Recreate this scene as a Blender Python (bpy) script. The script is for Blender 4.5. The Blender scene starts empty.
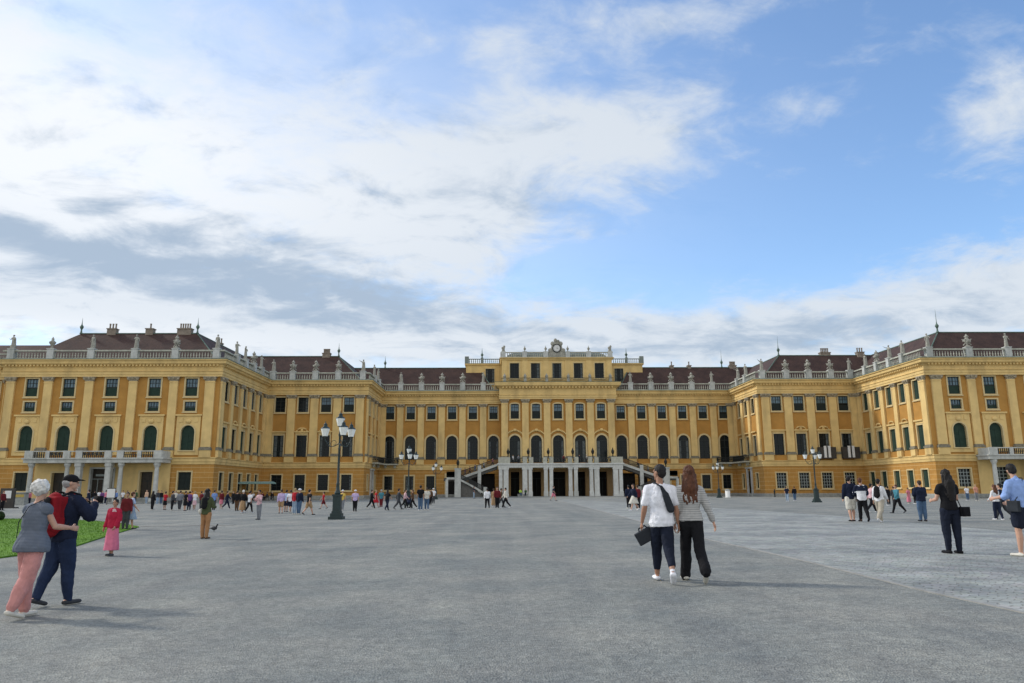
import bpy, bmesh, math, random
from math import sin, cos, pi, radians, exp, tanh, sqrt, atan2, asin, floor
from mathutils import Vector, Matrix
random.seed(7)
scene = bpy.context.scene
col = scene.collection
# ------------------------------------------------------------------ camera model
FPX, EYE = 742.0, 1.5
PITCH, YAW, ROLL = radians(11.24), radians(0.9), radians(0.27)
fwd = Vector((sin(YAW)*cos(PITCH), cos(YAW)*cos(PITCH), sin(PITCH)))
rt0 = Vector((cos(YAW), -sin(YAW), 0)); up0 = rt0.cross(fwd)
rt = rt0*cos(ROLL) - up0*sin(ROLL); up = up0*cos(ROLL) + rt0*sin(ROLL)
camd = bpy.data.cameras.new('camera'); cam = bpy.data.objects.new('camera', camd); col.objects.link(cam)
camd.sensor_width = 36; camd.lens = FPX*36/1024; camd.clip_end = 5000; camd.clip_start = .1
M = Matrix((rt, up, -fwd)).transposed().to_4x4(); M.translation = Vector((0, 0, EYE)); cam.matrix_world = M
scene.camera = cam
def ray(px, py): return rt*((px-512)/FPX) + up*((341.5-py)/FPX) + fwd
def gz(x, y):
    near = .2*tanh(x/12)*exp(-(y/45)**2)
    t = min(1, max(0, (abs(x-12)-12)/50)); t = t*t*(3-2*t)
    f = min(1, max(0, (y-20)/90)); return near - .28*t*f
def ground_at(px, py):
    d = ray(px, py); t = 1.5/(-d.z) if d.z < 0 else 200
    for _ in range(30):
        p = d*t; t = (EYE-gz(p.x, p.y))/(-d.z)
    return Vector((d.x*t, d.y*t, gz(d.x*t, d.y*t)))
def at_depth(px, py, Y):
    d = ray(px, py); t = Y/d.y; return Vector((d.x*t, Y, EYE+d.z*t))
# ------------------------------------------------------------------ materials
MATS = {}
def node_mat(name):
    m = bpy.data.materials.new(name); m.use_nodes = True
    nt = m.node_tree; b = nt.nodes['Principled BSDF']; MATS[name] = m
    return m, nt, b
def nn(nt, t, **kw):
    n = nt.nodes.new(t)
    for k, v in kw.items():
        if k in n.inputs.keys() if isinstance(k, str) else False: n.inputs[k].default_value = v
        else: setattr(n, k, v)
    return n
def simple(name, c, rough=.8, var=.12, scale=3., metal=0., bump=0., bscale=40., spec=.3, dirt=None):
    m, nt, b = node_mat(name)
    tc = nt.nodes.new('ShaderNodeTexCoord'); L = nt.links.new
    n1 = nt.nodes.new('ShaderNodeTexNoise'); n1.inputs['Scale'].default_value = scale; n1.inputs['Detail'].default_value = 6
    L(tc.outputs['Object'], n1.inputs['Vector'])
    r = nt.nodes.new('ShaderNodeValToRGB')
    r.color_ramp.elements[0].position = .3; r.color_ramp.elements[1].position = .7
    r.color_ramp.elements[0].color = (*[max(0, x*(1-var)) for x in c], 1); r.color_ramp.elements[1].color = (*[min(1, x*(1+var)) for x in c], 1)
    L(n1.outputs['Fac'], r.inputs['Fac']); out = r.outputs['Color']
    if dirt:
        n2 = nt.nodes.new('ShaderNodeTexNoise'); n2.inputs['Scale'].default_value = .35; n2.inputs['Detail'].default_value = 8
        mp = nt.nodes.new('ShaderNodeMapping'); mp.inputs['Scale'].default_value = (1.6, 1.6, .35)
        L(tc.outputs['Object'], mp.inputs['Vector']); L(mp.outputs['Vector'], n2.inputs['Vector'])
        r2 = nt.nodes.new('ShaderNodeValToRGB'); r2.color_ramp.elements[0].position = .5; r2.color_ramp.elements[1].position = .75
        r2.color_ramp.elements[0].color = (0, 0, 0, 1); r2.color_ramp.elements[1].color = (dirt[3],)*3+(1,)
        L(n2.outputs['Fac'], r2.inputs['Fac'])
        mx = nt.nodes.new('ShaderNodeMix'); mx.data_type = 'RGBA'; L(r2.outputs['Color'], mx.inputs['Factor']); L(out, mx.inputs['A']); mx.inputs['B'].default_value = (*dirt[:3], 1)
        out = mx.outputs['Result']
    L(out, b.inputs['Base Color'])
    b.inputs['Roughness'].default_value = rough; b.inputs['Metallic'].default_value = metal; b.inputs['Specular IOR Level'].default_value = spec
    if bump:
        n3 = nt.nodes.new('ShaderNodeTexNoise'); n3.inputs['Scale'].default_value = bscale; n3.inputs['Detail'].default_value = 4
        L(tc.outputs['Object'], n3.inputs['Vector'])
        bp = nt.nodes.new('ShaderNodeBump'); bp.inputs['Strength'].default_value = bump; bp.inputs['Distance'].default_value = .02
        L(n3.outputs['Fac'], bp.inputs['Height']); L(bp.outputs['Normal'], b.inputs['Normal'])
    return m
OCHRE = (.46, .24, .062); CREAM = (.72, .515, .215)
simple('cream_plaster', CREAM, .85, .09, .8, dirt=(.36, .26, .12, .62), bump=.3)
simple('pale_frame', (.62, .49, .26), .85, .06, 1.5, dirt=(.42, .34, .22, .3))
simple('portico_stone', (.60, .61, .58), .8, .12, 2., dirt=(.3, .31, .28, .6), bump=.3)
simple('white_stone', (.50, .51, .48), .8, .14, 2., dirt=(.22, .23, .2, .7), bump=.3)
simple('balustrade_stone', (.44, .44, .37), .85, .18, 2.5, dirt=(.22, .22, .18, .7), bump=.3)
simple('statue_stone', (.34, .33, .28), .85, .25, 3., dirt=(.2, .2, .17, .7), bump=.3)
simple('capital_stone', (.36, .31, .22), .9, .35, 5., bump=.8, bscale=9)
simple('weathered_moulding', (.22, .20, .15), .9, .3, 3.)
simple('copper_green', (.10, .15, .12), .6, .3, 2.)
simple('grey_sheet_roof', (.20, .23, .21), .6, .2, 1.)
simple('dark_iron', (.015, .018, .017), .5, .2, 4., spec=.4)
simple('lamp_green', (.010, .026, .026), .45, .25, 5., spec=.5)
simple('chimney_stone', (.25, .21, .17), .9, .25, 2., bump=.4)
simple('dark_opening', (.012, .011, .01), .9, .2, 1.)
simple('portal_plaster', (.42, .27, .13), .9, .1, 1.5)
simple('glazing_white', (.30, .34, .33), .6, .05)
simple('glazing_dark', (.022, .028, .026), .6, .05)
simple('door_wood', (.035, .028, .02), .5, .3, 3.)
simple('awning_teal', (.24, .38, .35), .7, .1)
simple('paper_white', (.7, .7, .68), .7, .03)
simple('stair_stone', (.12, .115, .105), .9, .2, 4.)
simple('kiosk_stone', (.30, .31, .29), .8, .2, 3.)
simple('gold_paint', (.45, .33, .08), .4, .1)
simple('dark_board', (.05, .045, .04), .6, .2)
def wall_mat():
    m, nt, b = node_mat('ochre_plaster'); L = nt.links.new; N = nt.nodes.new
    tc = N('ShaderNodeTexCoord'); sp = N('ShaderNodeSeparateXYZ'); L(tc.outputs['Object'], sp.inputs[0])
    def mth(op, a, bb=None):
        n = N('ShaderNodeMath'); n.operation = op
        for i, v in enumerate((a, bb)):
            if v is None: continue
            if isinstance(v, (int, float)): n.inputs[i].default_value = v
            else: L(v, n.inputs[i])
        return n.outputs[0]
    # pale joints of the banded ground floor, every 0.62 m, with sparse upright joints
    z = sp.outputs['Z']
    zz = mth('DIVIDE', z, .78); fr = mth('FRACT', zz); row = mth('FLOOR', zz)
    j1 = mth('LESS_THAN', mth('ABSOLUTE', mth('SUBTRACT', fr, .5)), .055)
    h = mth('ADD', mth('ADD', sp.outputs['X'], sp.outputs['Y']), mth('MULTIPLY', row, .7))
    j2 = mth('LESS_THAN', mth('ABSOLUTE', mth('SUBTRACT', mth('FRACT', mth('DIVIDE', h, 1.4)), .5)), .025)
    j = mth('MAXIMUM', j1, mth('MULTIPLY', j2, .55)); low = mth('LESS_THAN', z, 5.5)
    fac = mth('MULTIPLY', mth('MULTIPLY', j, low), .5)
    n1 = N('ShaderNodeTexNoise'); n1.inputs['Scale'].default_value = .7; n1.inputs['Detail'].default_value = 8; L(tc.outputs['Object'], n1.inputs['Vector'])
    r = N('ShaderNodeValToRGB'); e = r.color_ramp.elements; e[0].position = .3; e[1].position = .72
    e[0].color = (*[x*.88 for x in OCHRE], 1); e[1].color = (*[x*1.1 for x in OCHRE], 1); L(n1.outputs['Fac'], r.inputs['Fac'])
    mx = N('ShaderNodeMix'); mx.data_type = 'RGBA'; L(fac, mx.inputs['Factor']); L(r.outputs['Color'], mx.inputs['A']); mx.inputs['B'].default_value = (.68, .50, .24, 1)
    # splash zone stain near the foot of the wall
    n2 = N('ShaderNodeTexNoise'); n2.inputs['Scale'].default_value = 1.5; n2.inputs['Detail'].default_value = 6; L(tc.outputs['Object'], n2.inputs['Vector'])
    st = mth('MULTIPLY', mth('LESS_THAN', z, mth('ADD', mth('MULTIPLY', n2.outputs['Fac'], 1.3), -.1)), .45)
    m2 = N('ShaderNodeMix'); m2.data_type = 'RGBA'; L(st, m2.inputs['Factor']); L(mx.outputs['Result'], m2.inputs['A']); m2.inputs['B'].default_value = (.28, .2, .12, 1)
    L(m2.outputs['Result'], b.inputs['Base Color']); b.inputs['Roughness'].default_value = .9; b.inputs['Specular IOR Level'].default_value = .2
wall_mat()
def glass_mat():
    m, nt, b = node_mat('window_glass'); L = nt.links.new
    b.inputs['Base Color'].default_value = (.010, .014, .016, 1); b.inputs['Roughness'].default_value = .12; b.inputs['Specular IOR Level'].default_value = .17
    tc = nt.nodes.new('ShaderNodeTexCoord'); n = nt.nodes.new('ShaderNodeTexNoise'); n.inputs['Scale'].default_value = 1.1
    L(tc.outputs['Object'], n.inputs['Vector']); bp = nt.nodes.new('ShaderNodeBump'); bp.inputs['Strength'].default_value = .05; bp.inputs['Distance'].default_value = .02
    L(n.outputs['Fac'], bp.inputs['Height']); L(bp.outputs['Normal'], b.inputs['Normal'])
glass_mat()
def banded(name, c1, c2, period, axis='Z', duty=.5, rough=.7, bump=.4):
    m, nt, b = node_mat(name); L = nt.links.new; N = nt.nodes.new
    tc = N('ShaderNodeTexCoord'); sp = N('ShaderNodeSeparateXYZ'); L(tc.outputs['Object'], sp.inputs[0])
    d = N('ShaderNodeMath'); d.operation = 'DIVIDE'; L(sp.outputs[axis], d.inputs[0]); d.inputs[1].default_value = period
    f = N('ShaderNodeMath'); f.operation = 'FRACT'; L(d.outputs[0], f.inputs[0])
    g = N('ShaderNodeMath'); g.operation = 'GREATER_THAN'; L(f.outputs[0], g.inputs[0]); g.inputs[1].default_value = duty
    n = N('ShaderNodeTexNoise'); n.inputs['Scale'].default_value = 2.; L(tc.outputs['Object'], n.inputs['Vector'])
    mx = N('ShaderNodeMix'); mx.data_type = 'RGBA'; L(g.outputs[0], mx.inputs['Factor']); mx.inputs['A'].default_value = (*c1, 1); mx.inputs['B'].default_value = (*c2, 1)
    hs = N('ShaderNodeHueSaturation'); L(mx.outputs['Result'], hs.inputs['Color']); ma = N('ShaderNodeMapRange'); L(n.outputs['Fac'], ma.inputs['Value']); ma.inputs['To Min'].default_value = .7; ma.inputs['To Max'].default_value = 1.3
    L(ma.outputs[0], hs.inputs['Value']); L(hs.outputs['Color'], b.inputs['Base Color']); b.inputs['Roughness'].default_value = rough
    b.inputs['Specular IOR Level'].default_value = .25
    bp = N('ShaderNodeBump'); bp.inputs['Strength'].default_value = bump; bp.inputs['Distance'].default_value = .02; L(f.outputs[0], bp.inputs['Height']); L(bp.outputs['Normal'], b.inputs['Normal'])
banded('green_shutter', (.024, .052, .036), (.014, .032, .024), .16)
banded('dark_blind', (.018, .026, .024), (.012, .018, .016), .2)
def roof_mat():
    m, nt, b = node_mat('brown_roof_tiles'); L = nt.links.new; N = nt.nodes.new
    tc = N('ShaderNodeTexCoord'); n1 = N('ShaderNodeTexNoise'); n1.inputs['Scale'].default_value = .6; n1.inputs['Detail'].default_value = 8; L(tc.outputs['Object'], n1.inputs['Vector'])
    n2 = N('ShaderNodeTexNoise'); n2.inputs['Scale'].default_value = 5.; n2.inputs['Detail'].default_value = 2
    mp = N('ShaderNodeMapping'); mp.inputs['Scale'].default_value = (.8, .8, 3); L(tc.outputs['Object'], mp.inputs['Vector']); L(mp.outputs[0], n2.inputs['Vector'])
    ad = N('ShaderNodeMath'); ad.operation = 'ADD'; L(n1.outputs['Fac'], ad.inputs[0]); L(n2.outputs['Fac'], ad.inputs[1])
    r = N('ShaderNodeValToRGB'); e = r.color_ramp.elements; e[0].position = .75/2; e[1].position = 1.25/2; e[0].color = (.036, .020, .016, 1); e[1].color = (.078, .042, .032, 1)
    h = N('ShaderNodeMath'); h.operation = 'MULTIPLY'; L(ad.outputs[0], h.inputs[0]); h.inputs[1].default_value = .5; L(h.outputs[0], r.inputs['Fac'])
    L(r.outputs['Color'], b.inputs['Base Color']); b.inputs['Roughness'].default_value = .75; b.inputs['Specular IOR Level'].default_value = .3
    sp = N('ShaderNodeSeparateXYZ'); L(tc.outputs['Object'], sp.inputs[0]); w = N('ShaderNodeMath'); w.operation = 'FRACT'; q = N('ShaderNodeMath'); q.operation = 'DIVIDE'; L(sp.outputs['Z'], q.inputs[0]); q.inputs[1].default_value = .22; L(q.outputs[0], w.inputs[0])
    bp = N('ShaderNodeBump'); bp.inputs['Strength'].default_value = .6; bp.inputs['Distance'].default_value = .04; L(w.outputs[0], bp.inputs['Height']); L(bp.outputs['Normal'], b.inputs['Normal'])
roof_mat()
# ------------------------------------------------------------------ mesh builder
class MB:
    def __init__(s): s.v = []; s.f = []
    def quad(s, a, b, c, d):
        n = len(s.v); s.v += [tuple(a), tuple(b), tuple(c), tuple(d)]; s.f.append((n, n+1, n+2, n+3))
    def poly(s, pts):
        n = len(s.v); s.v += [tuple(p) for p in pts]; s.f.append(tuple(range(n, n+len(pts))))
    def loft(s, loops, closed=True, cap0=False, cap1=False):
        n = len(s.v); k = len(loops[0])
        for l in loops: s.v += [tuple(p) for p in l]
        for i in range(len(loops)-1):
            for j in range(k if closed else k-1):
                a = n+i*k+j; b = n+i*k+(j+1) % k; s.f.append((a, b, b+k, a+k))
        if cap0: s.f.append(tuple(range(n, n+k))[::-1])
        if cap1: s.f.append(tuple(range(n+(len(loops)-1)*k, n+len(loops)*k)))
    def box(s, x0, x1, y0, y1, z0, z1, T=None):
        P = [(x0, y0, z0), (x1, y0, z0), (x1, y1, z0), (x0, y1, z0), (x0, y0, z1), (x1, y0, z1), (x1, y1, z1), (x0, y1, z1)]
        if T: P = [T(*p) for p in P]
        n = len(s.v); s.v += [tuple(p) for p in P]
        for q in ((0, 3, 2, 1), (4, 5, 6, 7), (0, 1, 5, 4), (1, 2, 6, 5), (2, 3, 7, 6), (3, 0, 4, 7)): s.f.append(tuple(n+i for i in q))
    def lathe(s, c, prof, n=12, T=None):
        loops = []
        for r, z in prof:
            l = [(c[0]+r*cos(2*pi*i/n), c[1]+r*sin(2*pi*i/n), c[2]+z) for i in range(n)]
            loops.append([T(*p) for p in l] if T else l)
        s.loft(loops, True, True, True)
    def capsule(s, p0, r0, p1, r1, n=12, ex=1., ey=1., ax=None, caps=3):
        p0 = Vector(p0); p1 = Vector(p1); d = p1-p0; Ld = d.length
        if Ld < 1e-6: d = Vector((0, 0, 1)); Ld = 0
        else: d = d/Ld
        a = Vector(ax) if ax else (Vector((1, 0, 0)) if abs(d.x) < .9 else Vector((0, 1, 0)))
        u = (a-d*a.dot(d)).normalized(); w = d.cross(u)
        loops = []
        for i in range(caps):
            t = pi/2*(1-(i+.35)/caps); loops.append((p0-d*r0*sin(t), r0*cos(t)))
        loops.append((p0, r0)); loops.append((p1, r1))
        for i in range(caps):
            t = pi/2*((i+.65)/caps); loops.append((p1+d*r1*sin(t), r1*cos(t)))
        s.loft([[c+u*(r*ex*cos(2*pi*k/n))+w*(r*ey*sin(2*pi*k/n)) for k in range(n)] for c, r in loops], True, True, True)
    def tube(s, pts, r, n=6):
        for a, b in zip(pts[:-1], pts[1:]): s.capsule(a, r, b, r, n, caps=1)
    def ell(s, c, rx, ry, rz, n=14, m=8, R=None):
        loops = []
        for i in range(m+1):
            t = -pi/2+pi*(i+.0)/m
            if i == 0: t += .12
            if i == m: t -= .12
            l = [Vector((rx*cos(t)*cos(2*pi*k/n), ry*cos(t)*sin(2*pi*k/n), rz*sin(t))) for k in range(n)]
            if R: l = [R @ p for p in l]
            loops.append([Vector(c)+p for p in l])
        s.loft(loops, True, True, True)
    def mesh(s, name, smooth=False):
        me = bpy.data.meshes.new(name); me.from_pydata(s.v, [], s.f)
        bm = bmesh.new(); bm.from_mesh(me); bmesh.ops.recalc_face_normals(bm, faces=bm.faces[:]); bm.to_mesh(me); bm.free()
        if smooth: me.polygons.foreach_set('use_smooth', [True]*len(me.polygons))
        return me
    def build(s, name, mat, parent=None, smooth=False, loc=None):
        me = s.mesh(name, smooth); me.materials.append(MATS[mat] if isinstance(mat, str) else mat)
        return link(name, me, parent, loc)
def link(name, me, parent=None, loc=None):
    o = bpy.data.objects.new(name, me); col.objects.link(o)
    if parent: o.parent = parent
    if loc is not None: o.location = loc
    return o
def tag(o, label=None, cat=None, group=None, kind=None):
    if label: o['label'] = label
    if cat: o['category'] = cat
    if group: o['group'] = group
    if kind: o['kind'] = kind
    return o
def empty(name, loc=(0, 0, 0), rz=0):
    o = bpy.data.objects.new(name, None); col.objects.link(o); o.location = loc; o.rotation_euler = (0, 0, rz); return o
def remesh(mb, name, vox, smooth=2, push=0.):
    me = mb.mesh(name); t = bpy.data.objects.new('tmp', me); col.objects.link(t)
    m = t.modifiers.new('r', 'REMESH'); m.mode = 'VOXEL'; m.voxel_size = vox; m.use_smooth_shade = True
    if smooth:
        q = t.modifiers.new('s', 'SMOOTH'); q.iterations = smooth; q.factor = .5
    dg = bpy.context.evaluated_depsgraph_get(); dg.update()
    out = bpy.data.meshes.new_from_object(t.evaluated_get(dg)); out.name = name
    bpy.data.objects.remove(t); bpy.data.meshes.remove(me)
    out.materials.clear()
    return out
# ------------------------------------------------------------------ the palace
XC = 12.2
palace = empty('palace', (XC, 160, 0))
tag(palace, 'long ochre and cream baroque palace with brown roofs, projecting wings and a central terrace', 'palace')
PIN = palace.matrix_basis.inverted()
def pbuild(mb, name, mat, parent=None, smooth=False):
    o = mb.build(name, mat, None, smooth)
    pa = parent or palace
    o.parent = pa; o.matrix_parent_inverse = Matrix.Translation((-XC, -160, 0)) if pa is palace else Matrix.Identity(4)
    return o
class Wall:
    def __init__(s, origin, d, n): s.o = Vector((*origin, 0)); s.d = Vector((*d, 0)); s.n = Vector((*n, 0))
    def __call__(s, u, z, dep): return s.o + s.d*u + s.n*dep + Vector((0, 0, z))
    def box(s, mb, u0, u1, z0, z1, d0, d1): mb.box(u0, u1, z0, z1, d0, d1, T=s)
NA = 14
simple('sash_reflection', (.085, .15, .19), .12, .35, .7, spec=.5)  # sky reflection painted in as a blue-grey colour for the upper panes
WR = random.Random(11)
simple('curtain_grey', (.10, .115, .115), .9, .3, 3.)
def outline(u, z0, z1, w, arch, off=0., zb=0.):
    h = w/2+off; pts = [(u-h, z0-off*zb), (u+h, z0-off*zb)]
    if arch:
        spr = z1-w/2*arch
        for i in range(NA+1):
            t = pi*i/NA; pts.append((u+h*cos(t), spr+(w/2*arch+off)*sin(t)))
    else: pts += [(u+h, z1+off), (u-h, z1+off)]
    return pts
def wall_holes(mb, W, u0, u1, z0, z1, holes, d=0.):
    """holes: (u, z0, z1, w, arch)"""
    us = sorted({u0, u1, *[h[0]-h[3]/2 for h in holes], *[h[0]+h[3]/2 for h in holes]})
    us = [u for u in us if u0-1e-6 <= u <= u1+1e-6]
    for a, b in zip(us[:-1], us[1:]):
        m = (a+b)/2; hs = sorted([h for h in holes if abs(h[0]-m) < h[3]/2], key=lambda h: h[1])
        z = z0
        for h in hs:
            if h[1] > z: mb.quad(W(a, z, d), W(b, z, d), W(b, h[1], d), W(a, h[1], d))
            if h[4]:
                o = outline(*h)[2:]
                for p, q in zip(o[:-1], o[1:]): mb.quad(W(p[0], p[1], d), W(q[0], q[1], d), W(q[0], h[2], d), W(p[0], h[2], d))
            z = h[2]
        if z < z1: mb.quad(W(a, z, d), W(b, z, d), W(b, z1, d), W(a, z1, d))
def window(W, u, z0, z1, w, arch=0, name='window', fw=.22, style='dark', sill=True, zb=1., proud=.09, back=None):
    pane = MB(); o = outline(u, z0, z1, w, arch); D = -.30
    pane.poly([W(p[0], p[1], D) for p in o]); P = pbuild(pane, name, 'window_glass')
    fr = MB(); inn = outline(u, z0, z1, w, arch); out = outline(u, z0, z1, w, arch, fw, zb)
    fr.loft([[W(a, b, -.01) for a, b in out], [W(a, b, proud) for a, b in out], [W(a, b, proud) for a, b in inn], [W(a, b, D-.02) for a, b in inn]])
    if sill: W.box(fr, u-w/2-fw-.08, u+w/2+fw+.08, z0-fw-.1 if zb else z0-.16, z0-fw+.06 if zb else z0-.003, -.01, proud+.12)
    pbuild(fr, 'frame', 'pale_frame', P)
    g = MB(); top = z1-(w/2*arch if arch else 0)
    def vb(x, a, b, t=.05): W.box(g, x-t, x+t, a, b, D+.02, D+.08)
    def hb(z, a=u-w/2, b=u+w/2, t=.05): W.box(g, a, b, z-t, z+t, D+.015, D+.075)
    if style in ('upper', 'mezz', 'dark', 'tall', 'arch'):
        vb(u, z0 if style not in ('upper', 'mezz') else z0+(z1-z0)*.5, top+(w/2*arch*.95 if arch else 0), .05)
        if style in ('upper', 'mezz'):
            sg_ = MB(); W.box(sg_, u-w/2+.09, u+w/2-.09, z0+(z1-z0)*(.5 if style == 'upper' else .42), top-.02, D+.004, D+.012); pbuild(sg_, 'reflection_pane', 'sash_reflection', P)  # thin pane carrying the painted sky reflection
        W.box(g, u-w/2, u-w/2+.09, z0, top, D+.01, D+.09); W.box(g, u+w/2-.09, u+w/2, z0, top, D+.01, D+.09)
        if style == 'upper':
            zm = z0+(z1-z0)*.5; vb(u-w/4, zm, top, .022); vb(u+w/4, zm, top, .022); hb(zm, t=.06); hb(z1-.06); hb(zm+(z1-zm)*.5, t=.035)
        elif style == 'mezz':
            vb(u-w/4, z0, top, .03); vb(u+w/4, z0, top, .03); hb(z0+(z1-z0)*.5, t=.035); hb(z1-.05); hb(z0+.05)
        elif style == 'arch':
            hb(top, t=.07); hb(z0+(top-z0)*.33, t=.035); hb(z0+(top-z0)*.66, t=.035)
        else:
            for k in range(1, 4): hb(z0+(z1-z0)*k/4, t=.035)
    elif style == 'grid':
        for k in range(1, 4): vb(u-w/2+w*k/4, z0, z1, .045)
        for k in range(1, 5): hb(z0+(z1-z0)*k/5, t=.045)
    if g.v: pbuild(g, 'glazing_bars', 'glazing_white' if style == 'grid' else 'glazing_dark', P)
    b = MB()
    if style in ('dark', 'tall', 'arch') and WR.random() < .45:
        cu = MB(); sd_ = WR.choice([(-1,), (1,), (-1, 1)]); cwid = w*WR.uniform(.14, .3); zc0 = z0+.05
        for q_ in sd_:
            W.box(cu, *sorted((u+q_*(w/2-.1), u+q_*(w/2-.1-cwid))), zc0, top-.03, D+.004, D+.011)
        pbuild(cu, 'curtain', 'curtain_grey', P)
    if style == 'upper':
        zm = z0+(z1-z0)*WR.uniform(.36, .56); W.box(b, u-w/2+.09, u+w/2-.09, z0+.02, zm, D+.005, D+.04); pbuild(b, 'blind', back or 'green_shutter', P)
    elif style == 'mezz':
        zm = z0+(z1-z0)*.4; W.box(b, u-w/2+.09, u+w/2-.09, z0+.02, zm, D+.005, D+.04); pbuild(b, 'blind', 'green_shutter', P)
    elif style == 'shutter':
        oo = outline(u, z0, z1, w-.1, arch)
        b.loft([[W(a, c, D+.01) for a, c in oo], [W(a, c, D+.1) for a, c in oo]], True, False, True)
        W.box(b, u-.03, u+.03, z0, top, D+.1, D+.14); W.box(b, u-w/2+.05, u+w/2-.05, top-.05, top+.05, D+.1, D+.13)
        W.box(b, u-w/2+.05, u+w/2-.05, z0+(top-z0)*.5-.05, z0+(top-z0)*.5+.05, D+.1, D+.13)
        pbuild(b, 'shutter', back or 'green_shutter', P)
    return P
wallmb = MB(); trim = MB(); weather = MB(); panelmb = MB()
Z_ST0, Z_ST1, Z_PED, Z_SH, Z_CAP, Z_ENT, Z_TOP = 5.55, 6.65, 6.65, 8.05, 18.8, 19.5, 22.35
pedestals = []   # (wall, u, zbase, kind)
def pilaster(W, u, w=1.35, z_cap=Z_CAP, dep=.32, zt=Z_ENT):
    p = MB(); h = w/2
    W.box(p, u-h-.12, u+h+.12, Z_PED+.002, Z_SH-.3, 0, dep+.14)          # pedestal
    W.box(p, u-h, u+h, Z_SH+.2, z_cap, 0, dep)
    W.box(p, u-h-.05, u+h+.05, z_cap-.28, z_cap-.12, 0, dep+.05)
    P = pbuild(p, 'pilaster', 'cream_plaster')
    b = MB(); W.box(b, u-h-.2, u+h+.2, Z_SH-.3, Z_SH, 0, dep+.24); W.box(b, u-h-.08, u+h+.08, Z_SH, Z_SH+.2, 0, dep+.1); pbuild(b, 'base_moulding', 'weathered_moulding', P)
    c = MB(); zs = [z_cap, z_cap+.25, z_cap+.6, zt-.16]
    for i, (zz, ex) in enumerate(((z_cap, .0), (z_cap+.22, .10), (z_cap+.28, .02), (z_cap+.55, .2))):
        pass
    def ring(z, e): return [W(u-h-e, z, .01), W(u-h-e, z, dep+e), W(u+h+e, z, dep+e), W(u+h+e, z, .01)]
    c.loft([ring(z_cap, .01), ring(z_cap+.2, .09), ring(z_cap+.24, .02), ring(z_cap+.48, .16), ring(zt-.15, .2)], True, True, True)
    for sgn in (-1, 1):
        q = W(u+sgn*(h+.05), zt-.34, dep+.12); c.ell(q, .23, .23, .22, 10, 6)
    c.ell(W(u, zt-.28, dep+.16), .2, .16, .16, 8, 5)
    W.box(c, u-h-.3, u+h+.3, zt-.15, zt-.004, 0, dep+.3)
    pbuild(c, 'capital', 'capital_stone', P)
    return P
def sweep(mb, pts, prof, side=1, ends=True):
    """pts (x,y) polyline; prof list of (offset, z), closed profile loop; offset to the left of travel"""
    offs = []
    for i in range(len(pts)):
        ns = []
        if i > 0: d = (Vector(pts[i])-Vector(pts[i-1])).normalized(); ns.append(Vector((-d.y, d.x)))
        if i < len(pts)-1: d = (Vector(pts[i+1])-Vector(pts[i])).normalized(); ns.append(Vector((-d.y, d.x)))
        n = ns[0] if len(ns) == 1 else (ns[0]+ns[1])/(1+ns[0].dot(ns[1]))
        offs.append(n*side)
    loops = [[(p[0]+o.x*e, p[1]+o.y*e, z) for e, z in prof] for p, o in zip(pts, offs)]
    mb.loft(loops, True, ends, ends)
BAL = lambda n: None
balmb = {}
def baluster(mb, x, y, z, h):
    mb.lathe((x, y, z), [(.09, 0), (.09, .08), (.05, .14), (.12, h*.4), (.06, h*.75), (.09, h*.9), (.09, h)], 6)
def balustrade_run(mb, a, b, z, h=1.35, off=.35, sp=.46, n=None):
    a = Vector(a); b = Vector(b); L = (b-a).length; d = (b-a)/L; k = max(1, int(L/sp))
    for i in range(k):
        p = a+d*(L*(i+.5)/k); baluster(mb, p.x, p.y, z+.2, h-.42)
STAT = []
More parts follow.
